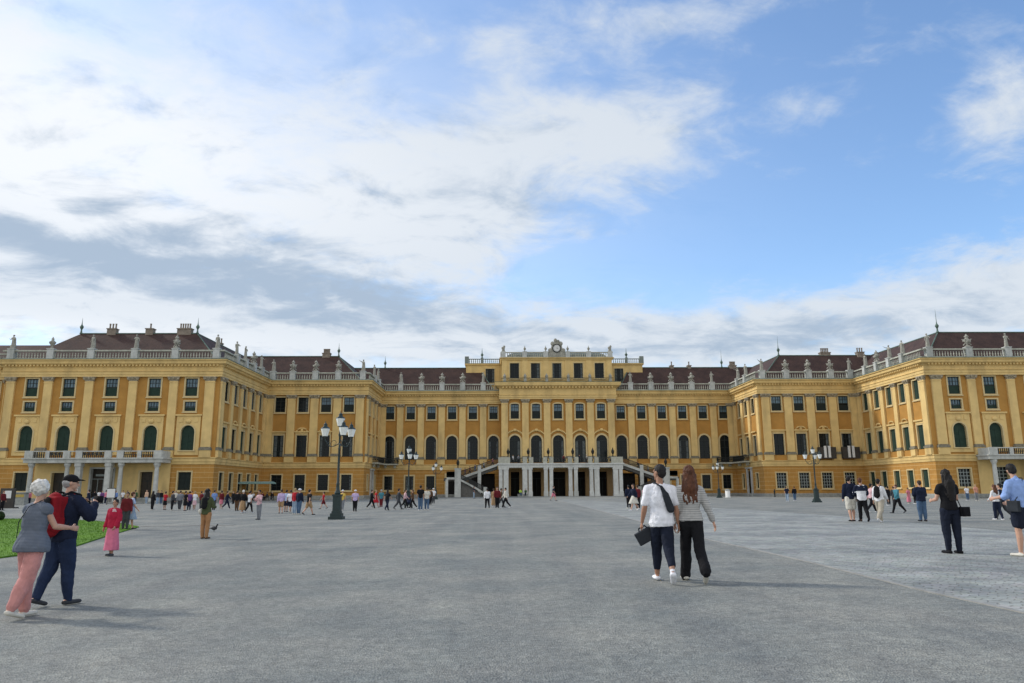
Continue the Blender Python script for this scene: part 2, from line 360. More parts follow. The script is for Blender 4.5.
for s in (-1, 1):
    X = lambda r: XC+s*r
    Wn = Wall((XC, 119.5), (s, 0), (0, -1)); Wm = Wall((XC, 143.5), (s, 0), (0, -1)); Wc = Wall((XC, 160), (s, 0), (0, -1)); Wo = Wall((XC, 122.5), (s, 0), (0, -1))
    Wns = Wall((X(57.5), 0), (0, 1), (-s, 0)); Wms = Wall((X(38.2), 0), (0, 1), (-s, 0))
    # ---------------- near wing front
    nw = [62, 67.9, 74.8, 81.6, 87.5]; H = []
    for i, u in enumerate(nw):
        H += [(u, 16.4, 19.24, 1.95, 0), (u, 13.98, 15.5, 1.8, 0), (u, 7.75, 11.7, 2.15, 1)]
        if i in (0, 4): H.append((u, 1.55, 4.35, 2.05, 0))
    doors = [(67.9, 0, 4.4, 2.0, 0), (74.8, 0, 4.9, 3.5, 0), (81.6, 0, 4.3, 2.0, 0)]
    if s > 0: doors = [(67.9, 1.3, 4.6, 2.4, 0), (74.8, 0, 4.9, 3.5, 0), (81.6, 1.3, 4.6, 2.4, 0)]
    wall_holes(wallmb, Wn, 57.5, 91.8, -1.2, Z_ENT, H+doors)
    for i, u in enumerate(nw):
        lit = 'green_shutter'
        window(Wn, u, 16.4, 19.24, 1.95, 0, 'upper_window', style='upper')
        window(Wn, u, 13.98, 15.5, 1.8, 0, 'mezzanine_window', style='mezz')
        # cream panel around the arched window
        panelmb = MB(); wall_holes(panelmb, Wn, u-1.9, u+1.9, 7.0, 13.2, [(u, 7.75, 11.7, 2.15, 1)], .12)
        Wn.box(panelmb, u-1.9, u-1.899, 7, 13.2, 0, .12); Wn.box(panelmb, u+1.899, u+1.9, 7, 13.2, 0, .12); pbuild(panelmb, 'arch_panel', 'cream_plaster')
        Wn.box(trim, u-2.1, u+2.1, 13.2, 13.45, 0, .34); Wn.box(trim, u-1.5, u-.9, 12.2, 12.9, .11, .2); Wn.box(trim, u+.9, u+1.5, 12.2, 12.9, .11, .2)
        trim.ell(Wn(u, 12.35, .2), .45, .22, .35, 10, 6)
        window(Wn, u, 7.75, 11.7, 2.15, 1, 'arched_window', style='shutter', zb=0, proud=.2)
        if i in (0, 4): window(Wn, u, 1.55, 4.35, 2.05, 0, 'ground_window', style='grid' if s > 0 else 'shutter', back='dark_blind' if s < 0 else None)
    for u in (59.0, 64.8, 71.3, 78.3, 84.8, 90.8): pilaster(Wn, u, 1.55 if u < 60 else 1.32)
    # ---------------- near wing side
    sy = [122.7, 127.1, 131.5, 136.0, 140.3]
    H = []
    for y in sy: H += [(y, 15.9, 19.1, 1.75, 0), (y, 7.7, 11.6, 1.9, 0), (y, 1.45, 4.3, 1.85, 0)]
    wall_holes(wallmb, Wns, 119.5, 143.5, -1.2, Z_ENT, H)
    for i, y in enumerate(sy):
        st = 'shutter'
        window(Wns, y, 15.9, 19.1, 1.75, 0, 'upper_window', style=st if s > 0 else 'dark')
        window(Wns, y, 7.7, 11.6, 1.9, 0, 'tall_window', style=st if (s > 0 or i % 2 == 0) else 'dark', sill=False, zb=0)
        window(Wns, y, 1.45, 4.3, 1.85, 0, 'ground_window', style='shutter', back='dark_blind' if s < 0 else None)
        Wns.box(trim, y-1.35, y+1.35, 12.25, 12.5, 0, .34); Wns.box(trim, y-1.15, y+1.15, 11.85, 12.25, 0, .1)
        if i in (1, 2, 3):
            for q in range(-4, 5):
                t = q/4; trim.ell(Wns(y+t*.85, 12.55+.42*sqrt(max(0, 1-t*t)), .15), .17, .17, .15, 6, 4)
    for y in (120.45, 124.9, 129.3, 133.75, 138.15, 142.5): pilaster(Wns, y, 1.5 if y < 121 else 1.15)
    # ---------------- middle pavilion front
    mw = [41.5, 45.9, 50.3, 54.7]; H = []
    for u in mw: H += [(u, 16.2, 19.05, 1.95, 0), (u, 7.7, 11.75, 1.95, 0), (u, 1.4, 4.3, 1.95, 0)]
    wall_holes(wallmb, Wm, 38.2, 57.5, -1.2, Z_ENT, H)
    for i, u in enumerate(mw):
        window(Wm, u, 16.2, 19.05, 1.95, 0, 'upper_window', style='dark' if s < 0 and i > 1 else 'upper', back='dark_blind')
        window(Wm, u, 7.7, 11.75, 1.95, 0, 'tall_window', style='tall', sill=False, zb=0)
        window(Wm, u, 1.4, 4.3, 1.95, 0, 'ground_window', style='dark' if s < 0 else 'grid')
        Wm.box(trim, u-1.4, u+1.4, 12.3, 12.55, 0, .36); Wm.box(trim, u-1.2, u+1.2, 11.97, 12.3, 0, .12)
        if i in (1, 2):
            for q in range(-5, 6):
                t = q/5; trim.ell(Wm(u+t*.95, 12.6+.5*sqrt(max(0, 1-t*t)), .15), .16, .16, .15, 6, 4)
            trim.ell(Wm(u, 12.75, .15), .3, .15, .25, 8, 5)
    for u in (39.35, 43.7, 48.1, 52.5, 56.7): pilaster(Wm, u, 1.5)
    # ---------------- middle pavilion side
    sy = [147.3, 151.6, 155.7]; H = []
    for y in sy: H += [(y, 16.1, 19.0, 1.7, 0), (y, 7.7, 11.6, 1.7, 0)]
    H += [(147.3, 1.45, 4.3, 1.5, 0), (155.7, 1.45, 4.3, 1.5, 0)]
    DR = (151.6, 0, 4.9, 1.9, 0)
    wall_holes(wallmb, Wms, 143.5, 160, -1.2, Z_ENT, H+[DR])
    for i, y in enumerate(sy):
        window(Wms, y, 16.1, 19.0, 1.7, 0, 'upper_window', style='dark'); window(Wms, y, 7.7, 11.6, 1.7, 0, 'tall_window', style='tall', sill=False, zb=0)
        Wms.box(trim, y-1.2, y+1.2, 12.25, 12.5, 0, .34)
        if i != 1: window(Wms, y, 1.45, 4.3, 1.5, 0, 'ground_window', style='dark')
    for y in (144.4, 149.45, 153.65, 158.6): pilaster(Wms, y, 1.3)
    # side portal under the iron balcony
    m = MB(); Wms.box(m, 150.1, 150.6, -1, 5.3, 0, .3); Wms.box(m, 152.6, 153.1, -1, 5.3, 0, .3); Wms.box(m, 149.9, 153.3, 5.3, 5.6, 0, .45); p = pbuild(m, 'portal', 'white_stone')
    d = MB(); Wms.box(d, 150.6, 152.6, -1, 4.9, -.4, -.3); pbuild(d, 'door', 'door_wood', p)
    # iron balcony wrapping the inner corner
    bm_ = MB(); zf = 6.55
    path = [(X(38.2), 150.0), (X(38.2)-s*1.6, 150.0), (X(38.2)-s*1.6, 157.2), (X(38.2)-s*2.2, 158.4), (X(33.9), 158.4), (X(33.9), 160)]
    bm_.poly([(x, y, zf+.28) for x, y in path]+[(X(38.2), 160, zf+.28)]); bm_.poly([(x, y, zf) for x, y in path]+[(X(38.2), 160, zf)])
    bm_.loft([[(x, y, zf) for x, y in path], [(x, y, zf+.28) for x, y in path]], False)
    for (bx, by) in ((X(38.2)-s*.6, 151.), (X(38.2)-s*.6, 156.), (X(36.6), 159.4), (X(34.6), 159.4)): bm_.box(bx-.25, bx+.25, by-.25, by+.25, zf-.6, zf-.01)
    bal = pbuild(bm_, 'balcony', 'balustrade_stone')
    r = MB()
    for z in (zf+.36, zf+1.35): r.tube([(x, y, z) for x, y in path], .05, 5)
    for (a, b) in zip(path[:-1], path[1:]):
        a = Vector((*a, 0)); b = Vector((*b, 0)); k = max(1, int((b-a).length/.16))
        for i in range(k):
            q = a.lerp(b, i/k); r.box(q.x-.03, q.x+.03, q.y-.03, q.y+.03, zf+.28, zf+1.35)
            if i % 3 == 0: r.ell((q.x, q.y, zf+.85), .13, .13, .16, 6, 4)
    pbuild(r, 'railing', 'dark_iron', bal)
    # ---------------- main range
    cw = [13.75+4.45*k for k in range(6)]; H = []
    for k, u in enumerate(cw):
        H += [(u, 16.25, 19.02, 1.8, 0), (u, 7.7 if k < 5 else 6.9, 12.7, 2.2, 1)]
        if k >= 3: H.append((u, 1.4, 4.25, 1.75, 0))
    H += [(22.6, -1, 4.3, 2.0, 0), (18.0, -1, 4.6, 2.0, 0), (14.9, -1, 4.7, 2.9, 0)]
    wall_holes(wallmb, Wc, 12.0, 38.2, -1.2, Z_ENT, H)
    for k, u in enumerate(cw):
        window(Wc, u, 16.25, 19.02, 1.8, 0, 'upper_window', style='upper', back='dark_blind')
        window(Wc, u, 7.7 if k < 5 else 6.9, 12.7, 2.2, 1, 'arched_window', style='arch', sill=False, zb=0, fw=.34)
        if k >= 3: window(Wc, u, 1.4, 4.25, 1.75, 0, 'ground_window', style='dark', fw=.3)
        Wc.box(trim, u-1.1, u+1.1, 6.72, 7.5, 0, .08) if False else None
    for u in [15.97+4.45*k for k in range(5)]+[37.45]: pilaster(Wc, u, 1.35 if u < 37 else 1.25)
    d = MB(); Wc.box(d, 21.5, 23.7, -1, 4.3, -.6, -.5); pd = pbuild(d, 'door', 'dark_opening')
    d = MB(); Wc.box(d, 16.8, 19.2, -1, 4.6, -.8, -.7); pbuild(d, 'door', 'dark_opening')
    d = MB(); Wc.box(d, 13.2, 16.6, -1, 4.7, -.8, -.7); pbuild(d, 'door', 'dark_opening')
    d = MB(); Wc.box(d, 23.6, 24.1, -1, 4.3, 0, .12); Wc.box(d, 21.1, 21.6, -1, 4.3, 0, .12); Wc.box(d, 21.1, 24.1, 4.3, 4.8, 0, .14); pbuild(d, 'frame', 'pale_frame', pd)
    # ---------------- outer wing beyond the break
    H = [(95.5, 16.5, 19.1, 1.9, 0), (95.5, 7.75, 11.7, 2., 1), (95.5, 1.5, 4.3, 2., 0)]
    wall_holes(wallmb, Wo, 91.8, 112, -1.2, Z_ENT, H)
    window(Wo, 95.5, 16.5, 19.1, 1.9, 0, 'upper_window', style='upper'); window(Wo, 95.5, 7.75, 11.7, 2., 1, 'arched_window', style='shutter', zb=0); window(Wo, 95.5, 1.5, 4.3, 2, 0, 'ground_window', style='dark')
    for u in (93.0, 98.5): pilaster(Wo, u, 1.4)
    wallmb.quad((X(91.8), 119.5, -1.2), (X(91.8), 122.5, -1.2), (X(91.8), 122.5, Z_ENT), (X(91.8), 119.5, Z_ENT))
    # ---------------- swept mouldings
    PL = [(X(112), 122.5), (X(91.8), 122.5), (X(91.8), 119.5), (X(57.5), 119.5), (X(57.5), 143.5), (X(38.2), 143.5), (X(38.2), 160), (X(12.05), 160)]
    sd = 1 if s > 0 else -1
    sweep(trim, PL, [(-.01, Z_ST0), (.1, Z_ST0), (.14, Z_ST0+.35), (.22, Z_ST0+.45), (.2, Z_ST1-.2), (.32, Z_ST1-.15), (.32, Z_ST1), (-.01, Z_ST1)], sd)
    ent = MB()
    sweep(ent, PL, [(-.3, Z_ENT), (.42, Z_ENT), (.42, Z_ENT+.35), (.5, Z_ENT+.36), (.5, Z_ENT+.75), (.62, Z_ENT+.85), (.42, Z_ENT+.9), (.42, 21.05), (.6, 21.15), (.6, 21.3), (1.15, 21.55), (1.2, 21.9), (1.4, 22.05), (1.4, 22.2), (-.3, 22.2)], sd)
    for a, b in zip(PL[:-1], PL[1:]):
        a = Vector(a); b = Vector(b); L = (b-a).length; d = (b-a)/L; n = Vector((-d.y, d.x))*sd; k = int(L/.56)
        for i in range(k):
            p = a+d*(L*(i+.5)/k); q = [p+d*e+n*f for e, f in ((-.14, .5), (.14, .5), (.14, .92), (-.14, .92))]
            ent.loft([[(v.x, v.y, 21.16) for v in q], [(v.x, v.y, 21.44) for v in q]], True, True, True)
    pbuild(ent, 'cornice', 'cream_plaster')
    fl = MB(); sweep(fl, PL, [(-.3, 22.203), (1.45, 22.203), (1.45, 22.3), (.7, 22.36), (-.3, 22.36)], sd); pbuild(fl, 'gutter', 'copper_green')
    fl = MB(); sweep(fl, PL, [(-.02, -1.3), (.28, -1.3), (.28, .32), (.2, .42), (-.02, .42)], sd); pbuild(fl, 'plinth', 'kiosk_stone')
    bl = MB(); sweep(bl, PL[:-1]+[(X(11.9), 160)], [(.2, 22.365), (.62, 22.365), (.62, 22.56), (.2, 22.56)], sd); sweep(bl, PL[:-1]+[(X(11.9), 160)], [(.16, 23.62), (.66, 23.62), (.66, 23.85), (.16, 23.85)], sd)
    # pedestals: (x,y, kind)
    PD = [(X(u), 119.5-.41, k) for u, k in zip((58.2, 64.8, 71.3, 78.3, 84.8, 91.1), 'fgfgfg' if s > 0 else 'fgffuf')]
    PD += [(X(57.5)-s*.41, y, k) for y, k in zip((124.9, 129.3, 133.75, 138.15), 'ffgf')]
    PD += [(X(u), 143.09, k) for u, k in zip((38.95, 43.7, 48.1, 52.5, 56.3), 'fgggf')]
    PD += [(X(38.2)-s*.41, y, k) for y, k in zip((149.2, 154.2), 'ff')]
    PD += [(X(u), 159.59, k) for u, k in zip([15.97+4.45*k for k in range(5)], 'fgggf')]
    PD += [(X(98.5), 122.09, 'u'), (X(93), 122.09, 'u')]
    for x, y, k in PD:
        hw = .52; pdm = MB(); pdm.box(x-hw, x+hw, y-.42, y+.42, 22.37, 23.95); pdm.box(x-hw-.07, x+hw+.07, y-.49, y+.49, 23.95, 24.1); STAT.append((x, y, 24.1, k, s)); pbuild(pdm, 'balustrade_pedestal', 'white_stone')
    for seg in range(len(PL)-1):
        a = Vector(PL[seg]); b = Vector(PL[seg+1]); d = (b-a).normalized(); n = Vector((-d.y, d.x))*sd*.41
        balustrade_run(bl, a+n, b+n, 22.37, 1.3+.3-.35)
    pbuild(bl, 'balustrade', 'balustrade_stone', smooth=False)
    # ---------------- roof: eaves, ridge, back eaves
    E1 = [(112, 123.5), (91, 123.5), (91, 120.6), (58.6, 120.6), (58.6, 144.6), (39.3, 144.6), (39.3, 161.1), (13.5, 161.1)]
    RG = [(112, 128.5), (85, 128.5), (84.8, 126.8), (64.8, 126.8), (64.8, 150.8), (45.5, 150.8), (45.5, 167.3), (17.2, 167.3)]
    E2 = [(112, 134), (91, 134), (91, 133.2), (71, 133.2), (71, 157), (51.7, 157), (51.7, 173.5), (13.5, 173.5)]
    rf = MB(); zr = 28.6
    rz = [26.5, 26.5, zr-.4, zr-.4, zr-.2, zr-.2, zr, zr]
    la = [(X(r_), y, 22.4) for r_, y in E1]; lb = [(X(r_), y, z) for (r_, y), z in zip(RG, rz)]; lc = [(X(r_), y, 22.4) for r_, y in E2]
    rf.loft([la, lb, lc], False); rf.poly([la[-1], lb[-1], lc[-1]])
    rfo = pbuild(rf, 'roof', 'brown_roof_tiles')
    cap = MB(); cap.tube(lb[2:], .13, 6); cap.tube([la[3], lb[3]], .1, 6); cap.tube([la[5], lb[5]], .1, 6); cap.tube([la[-1], lb[-1]], .1, 6); pbuild(cap, 'ridge_capping', 'copper_green', rfo)
    # back walls so that the building is solid
    bk = [(X(r_), y) for r_, y in E2]; wallmb.loft([[(x, y, -1.2) for x, y in bk], [(x, y, 22.4) for x, y in bk]], False)
    # ridge finials
    for (r_, y, z) in ((84.8, 126.8, zr-.4), (64.8, 126.8, zr-.4), (45.5, 150.8, zr-.2), (38.5, 167.3, zr)):
        f = MB(); f.lathe((X(r_), y, z), [(.3, 0), (.15, .3), (.12, .7), (.30, 1.1), (.31, 1.25), (.10, 1.6), (.05, 2.0), (.012, 4.2 if s > 0 else 2.8)], 10); pbuild(f, 'finial', 'copper_green')
    # chimneys
    ch = [(79.5, 127, 1.9, 1), (73.0, 127, 1.6, 0), (67, 127, 3.0, 2), (66, 140, 1.6, 1), (48, 151, 2.0, 2)] if s < 0 else [(62.5, 150.8, 1.8, 1), (55.3, 151.2, 2.6, 2), (41, 167.5, 2, 2), (31, 167.5, 1, 0), (27, 167.5, 1, 0)]
    for r_, y, w, k in ch:
        c = MB(); zb = 27.2; w *= .8; c.box(X(r_)-w/2, X(r_)+w/2, y-.5, y+.5, zb, 28.95); c.box(X(r_)-w/2-.1, X(r_)+w/2+.1, y-.6, y+.6, 28.95, 29.1)
        for i in range(k*2+1):
            xx = X(r_)+(i-k)*w/(2.4*max(k, 1))*.8; c.lathe((xx, y, 29.1), [(.16, 0), (.13, .5), (.17, .9)], 8)
        pbuild(c, 'chimney', 'chimney_stone', rfo)
    # copper hatch / skylight strip on the side roof
    # ---------------- porch of the near wing
    pc = 74.8; sl = MB(); Wn.box(sl, pc-10.6, pc+10.6, 5.75, 6.3, .33, 3.3); Wn.box(sl, pc-10.8, pc+10.8, 6.3, 6.5, .34, 3.5)
    porch = pbuild(sl, 'porch', 'white_stone')
    pp = MB()
    for u in (-9.8, -4.1, -2.2, 2.2, 4.1, 9.8, -7, 7):
        w = .5 if abs(u) < 9 and abs(u) != 7 else (.6 if abs(u) > 9 else .3); Wn.box(pp, pc+u-w, pc+u+w, 6.5, 7.6, 2.95, 3.4)
    Wn.box(pp, pc-10.4, pc+10.4, 7.42, 7.56, 3.0, 3.35); Wn.box(pp, pc-10.5, pc-10.2, 6.5, 7.55, .4, 3.35); Wn.box(pp, pc+10.2, pc+10.5, 6.5, 7.55, .4, 3.35)
    pbuild(pp, 'parapet', 'white_stone', porch)
    rr = MB()
    for a, b in ((-9.3, -7.3), (-6.7, -4.6), (4.6, 6.7), (7.3, 9.3), (-1.7, 1.7)):
        k = int((b-a)/.3)
        for i in range(k+1):
            u = pc+a+(b-a)*i/k; Wn.box(rr, u-.05, u+.05, 6.51, 7.42, 3.13, 3.25)
            if abs(a) < 5 and i % 2 == 0: rr.ell(Wn(u, 7.15, 3.2), .2, .08, .28, 8, 4)
        Wn.box(rr, pc+a, pc+b, 6.9, 7.0, 3.14, 3.24)
    pbuild(rr, 'railing', 'dark_iron', porch)
    # portal plaster behind the columns
    pw = MB(); wall_holes(pw, Wn, pc-10.6, pc+10.6, -1, 5.75, doors, .16); pbuild(pw, 'portal_wall', 'cream_plaster', porch)
    for u in (-9.6, -4.1, -2.3, 2.3, 4.1, 9.6):
        c = MB(); q = Wn(pc+u, 0, 2.7)
        if abs(u) == 2.3: Wn.box(c, pc+u-.42, pc+u+.42, -1.2, 5.2, 2.3, 3.1); Wn.box(c, pc+u-.5, pc+u+.5, 5.2, 5.75, 2.2, 3.2)
        else: c.lathe((q.x, q.y, 0), [(.48, -1.2), (.48, .5), (.37, .6), (.36, 2.2), (.30, 5.0), (.42, 5.25), (.5, 5.4), (.5, 5.745)], 16); c.box(q.x-.62, q.x+.62, q.y-.62, q.y+.62, -1.2, .35)
        pbuild(c, 'column', 'white_stone', porch)
    for dd in doors:
        g = MB(); Wn.box(g, dd[0]-dd[3]/2, dd[0]+dd[3]/2, -1 if dd[1] == 0 else dd[1], dd[2], -.5, -.4)
        o = pbuild(g, 'door' if dd[1] == 0 else 'ground_window', 'door_wood' if dd[1] == 0 else 'window_glass', porch)
        f = MB(); w = dd[3]/2; Wn.box(f, dd[0]-w-.25, dd[0]-w, dd[1]-1 if dd[1] == 0 else dd[1], dd[2]+.25, -.4, .26); Wn.box(f, dd[0]+w, dd[0]+w+.25, dd[1]-1 if dd[1] == 0 else dd[1], dd[2]+.25, -.4, .26); Wn.box(f, dd[0]-w, dd[0]+w, dd[2], dd[2]+.25, -.4, .26)
        pbuild(f, 'frame', 'white_stone' if dd[3] > 3 else 'pale_frame', o)
        g2 = MB()
        if dd[1] == 0:
            Wn.box(g2, dd[0]-.04, dd[0]+.04, -1, dd[2]*.68, -.4, -.36); Wn.box(g2, dd[0]-w, dd[0]+w, dd[2]*.68-.05, dd[2]*.68+.05, -.4, -.35)
            if dd[3] > 3:
                Wn.box(g2, dd[0]-1.25, dd[0]+1.25, dd[2]*.8-.16, dd[2]*.8+.16, -.4, -.3)
                for e in (-.5, .5): Wn.box(g2, dd[0]+w*e-.05, dd[0]+w*e+.05, -1, dd[2]*.68, -.4, -.36)
        else:
            for k in range(1, 4): Wn.box(g2, dd[0]-w+2*w*k/4-.05, dd[0]-w+2*w*k/4+.05, dd[1], dd[2], -.4, -.34)
            for k in range(1, 6): Wn.box(g2, dd[0]-w, dd[0]+w, dd[1]+(dd[2]-dd[1])*k/6-.05, dd[1]+(dd[2]-dd[1])*k/6+.05, -.4, -.345)
        pbuild(g2, 'glazing_bars', 'glazing_dark' if dd[1] == 0 and dd[3] < 3 else 'glazing_white', o)
    # low steps under the columns
    st = MB(); Wn.box(st, pc-11, pc+11, -1.2, -.12, .3, 3.6); pbuild(st, 'step', 'kiosk_stone', porch)
# window boxes with white panels on the right pavilion
Wm = Wall((XC, 143.5), (1, 0), (0, -1))
for u in (50.3, 54.9):
    m = MB(); Wm.box(m, u-1.7, u+1.6, 6.9, 9.1, .5, 1.3); o = pbuild(m, 'lighting_box', 'dark_board')
    m = MB()
    for e in (-.75, .05): Wm.box(m, u+e, u+e+.45, 7.1, 9.3, 1.28, 1.42)
    pbuild(m, 'panel', 'paper_white', o)
# ---------------- centre block
Wf = Wall((XC, 158), (1, 0), (0, -1)); ZC0, ZC1 = 20.3, 23.85
cx = [-9.2, -4.65, 0, 4.65, 9.2]; H = []
for u in cx: H += [(u, 16.15, 19.35, 1.75, .22), (u, 7.0, 12.65, 2.3, 1)]
lowdoors = [(u, -1, 5.0, 2.7 if u == 0 else 1.8, 0) for u in (-9.2, -4.65, 0, 4.65, 9.2)]
wall_holes(wallmb, Wf, -12.1, 12.1, 5.6, ZC0, H)
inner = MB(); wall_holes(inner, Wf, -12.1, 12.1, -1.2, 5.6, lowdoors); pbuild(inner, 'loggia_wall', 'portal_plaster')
for sg in (-1, 1): wallmb.quad((XC+sg*12.1, 158, -1), (XC+sg*12.1, 170, -1), (XC+sg*12.1, 170, ZC1), (XC+sg*12.1, 158, ZC1))
for u in cx:
    window(Wf, u, 16.15, 19.35, 1.75, .22, 'upper_window', style='upper', fw=.28, back='dark_blind')
    window(Wf, u, 7.0, 12.65, 2.3, 1, 'arched_window', style='arch', sill=False, zb=0, fw=.36)
    for q in range(-7, 8):     # curved hood above the arched windows
        t = q/7; Wf.box(trim, u+t*1.85-.16, u+t*1.85+.16, 12.55+1.0*(1-t*t), 12.85+1.0*(1-t*t), .0, .3)
    trim.ell(Wf(u, 13.75, .25), .4, .2, .3, 8, 5)
for u in (-11.35, -6.95, -2.33, 2.33, 6.95, 11.35): pilaster(Wf, u, 1.4, z_cap=19.5, zt=ZC0)
for dd in lowdoors:
    g = MB(); Wf.box(g, dd[0]-dd[3]/2, dd[0]+dd[3]/2, -1, 5, -1.2, -1.1); o = pbuild(g, 'door', 'dark_opening')
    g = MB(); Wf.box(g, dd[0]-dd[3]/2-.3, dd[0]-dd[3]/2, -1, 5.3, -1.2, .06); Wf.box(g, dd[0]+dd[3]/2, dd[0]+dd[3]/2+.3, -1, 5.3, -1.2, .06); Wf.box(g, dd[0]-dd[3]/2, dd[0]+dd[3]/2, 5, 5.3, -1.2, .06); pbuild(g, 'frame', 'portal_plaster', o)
    g = MB(); Wf.box(g, dd[0]-.05, dd[0]+.05, -1, 3.6, -1.1, -1.04); Wf.box(g, dd[0]-dd[3]/2, dd[0]+dd[3]/2, 3.6, 3.75, -1.1, -1.03); pbuild(g, 'glazing_bars', 'glazing_dark', o)
CP = [(XC+12.1, 161), (XC+12.1, 158), (XC-12.1, 158), (XC-12.1, 161)]
ent = MB(); sweep(ent, CP, [(-.3, ZC0), (.42, ZC0), (.42, ZC0+.35), (.5, ZC0+.36), (.5, ZC0+.75), (.6, ZC0+.85), (.42, ZC0+.9), (.42, 22.6), (.7, 22.8), (1.3, 23.15), (1.4, 23.7), (1.4, 23.85), (-.3, 23.85)], 1)
k = 34
for i in range(k):
    u = -12+24*(i+.5)/k; Wf.box(ent, u-.16, u+.16, 22.62, 22.95, .45, 1.1)
pbuild(ent, 'cornice', 'cream_plaster')
g = MB(); sweep(g, CP, [(-.3, 23.853), (1.45, 23.853), (1.45, 23.93), (-.3, 23.95)], 1); pbuild(g, 'gutter', 'copper_green')
sweep(trim, [(XC+12.1, 160), (XC+12.1, 158), (XC-12.1, 158), (XC-12.1, 160)], [(-.01, Z_ST0), (.2, Z_ST0), (.3, Z_ST1), (-.01, Z_ST1)], 1)
wallmb.quad((XC-12.1, 170, -1), (XC+12.1, 170, -1), (XC+12.1, 170, ZC1), (XC-12.1, 170, ZC1))
# attic storey
Wa = Wall((XC, 158.8), (1, 0), (0, -1)); att = MB()
wall_holes(att, Wa, -11.9, 11.9, 23.9, 29.2, [(u, 24.9, 28.25, 1.95, 0) for u in cx])
for sg in (-1, 1): att.quad((XC+sg*11.9, 158.8, 23.9), (XC+sg*11.9, 172, 23.9), (XC+sg*11.9, 172, 29.2), (XC+sg*11.9, 158.8, 29.2))
att.quad((XC-11.9, 172, 23.9), (XC+11.9, 172, 23.9), (XC+11.9, 172, 29.2), (XC-11.9, 172, 29.2))
atto = pbuild(att, 'attic_storey', 'cream_plaster')
for u in cx: window(Wa, u, 24.9, 28.25, 1.95, 0, 'attic_window', style='tall', fw=.16)
m = MB()
for u in (-11.35, -6.95, -2.33, 2.33, 6.95, 11.35): m = MB(); Wa.box(m, u-.6, u+.6, 24.3, 28.9, 0, .16); Wa.box(m, u-.3, u+.3, 25, 28.2, .15, .2); pbuild(m, 'attic_pilaster', 'cream_plaster')
AP = [(XC+11.9, 172), (XC+11.9, 158.8), (XC-11.9, 158.8), (XC-11.9, 172)]
m = MB(); sweep(m, AP, [(-.2, 28.9), (.25, 28.95), (.35, 29.2), (.55, 29.35), (.55, 29.45), (-.2, 29.45)], 1); pbuild(m, 'attic_cornice', 'cream_plaster')
m = MB(); sweep(m, AP, [(-.1, 29.452), (.3, 29.452), (.3, 29.65), (-.1, 29.65)], 1); sweep(m, AP, [(-.12, 30.5), (.32, 30.5), (.32, 30.68), (-.12, 30.68)], 1)
for a, b in zip(AP[:-1], AP[1:]):
    a = Vector(a); b = Vector(b); d = (b-a).normalized(); balustrade_run(m, a+Vector((-d.y, d.x))*.1, b+Vector((-d.y, d.x))*.1, 29.5, 1.3)
pbuild(m, 'balustrade', 'balustrade_stone')
for u in (-11.6, -6.95, -2.4, 2.4, 6.95, 11.6): m = MB(); m.box(XC+u-.5, XC+u+.5, 158.3, 159.2, 29.47, 30.8); STAT.append((XC+u, 158.75, 30.8, 't' if abs(u) > 10 else 'v', 1)); pbuild(m, 'balustrade_pedestal', 'white_stone')
# terrace railing on the attic sill
m = MB(); Wf.box(m, -12, 12, 24.75, 24.85, .55, .62); Wf.box(m, -12, 12, 23.96, 24.05, .55, .62)
for i in range(120): u = -12+24*i/119.; Wf.box(m, u-.02, u+.02, 24.0, 24.8, .56, .6)
pbuild(m, 'attic_railing', 'dark_iron')
for u in (-11.35, -6.95, -2.33, 2.33, 6.95, 11.35):
    m = MB(); q = Wf(u, 23.95, .5); m.box(q.x-.3, q.x+.3, q.y-.25, q.y+.25, 23.95, 24.7); m.lathe((q.x, q.y, 24.7), [(.15, 0), (.3, .3), (.35, .6), (.12, .9), (.02, 1.2)], 10); pbuild(m, 'urn', 'statue_stone')
# low dome roof
m = MB(); loops = []
for i in range(8):
    t = i/7; hx = 10.9*(1-t)**.5 if False else 10.9*cos(t*pi/2*.8); hy = 6*cos(t*pi/2*.8); z = 29.6+1.9*sin(t*pi/2)
    loops.append([(XC+a*hx, 165.4+b*hy, z) for a, b in ((-1, -1), (1, -1), (1, 1), (-1, 1))])
m.loft(loops, True, False, True); pbuild(m, 'attic_roof', 'grey_sheet_roof')
# clock gable
m = MB(); y0 = 158.35; z = 29.5
prof = [(-1.9, 0), (1.9, 0), (1.7, .9), (1.25, 1.3), (1.2, 2.3), (.95, 2.9), (.45, 3.25), (0, 3.35), (-.45, 3.25), (-.95, 2.9), (-1.2, 2.3), (-1.25, 1.3), (-1.7, .9)]
m.loft([[(XC+a, y0, z+b) for a, b in prof], [(XC+a, y0+.7, z+b) for a, b in prof]], True, True, True)
m.ell((XC-.9, y0+.1, z+3.0), .45, .3, .5, 10, 6); m.ell((XC+.9, y0+.1, z+3.0), .45, .3, .5, 10, 6); m.ell((XC-1.4, y0+.1, z+1.5), .5, .25, .5, 8, 5); m.ell((XC+1.4, y0+.1, z+1.5), .5, .25, .5, 8, 5)
m.ell((XC-.25, y0+.2, z+3.7), .4, .3, .5, 10, 6); m.ell((XC+.35, y0+.2, z+3.5), .35, .3, .4, 10, 6)
clock = pbuild(m, 'clock_gable', 'statue_stone')
def disc(mb, c, r, y, n=28, y2=None): mb.loft([[(c[0]+r*cos(2*pi*i/n), y, c[1]+r*sin(2*pi*i/n)) for i in range(n)], [(c[0]+r*cos(2*pi*i/n), y2, c[1]+r*sin(2*pi*i/n)) for i in range(n)]], True, True, True)
m = MB(); disc(m, (XC, z+1.95), .95, y0-.1, y2=y0+.1); ring = pbuild(m, 'clock_ring', 'dark_iron', clock)
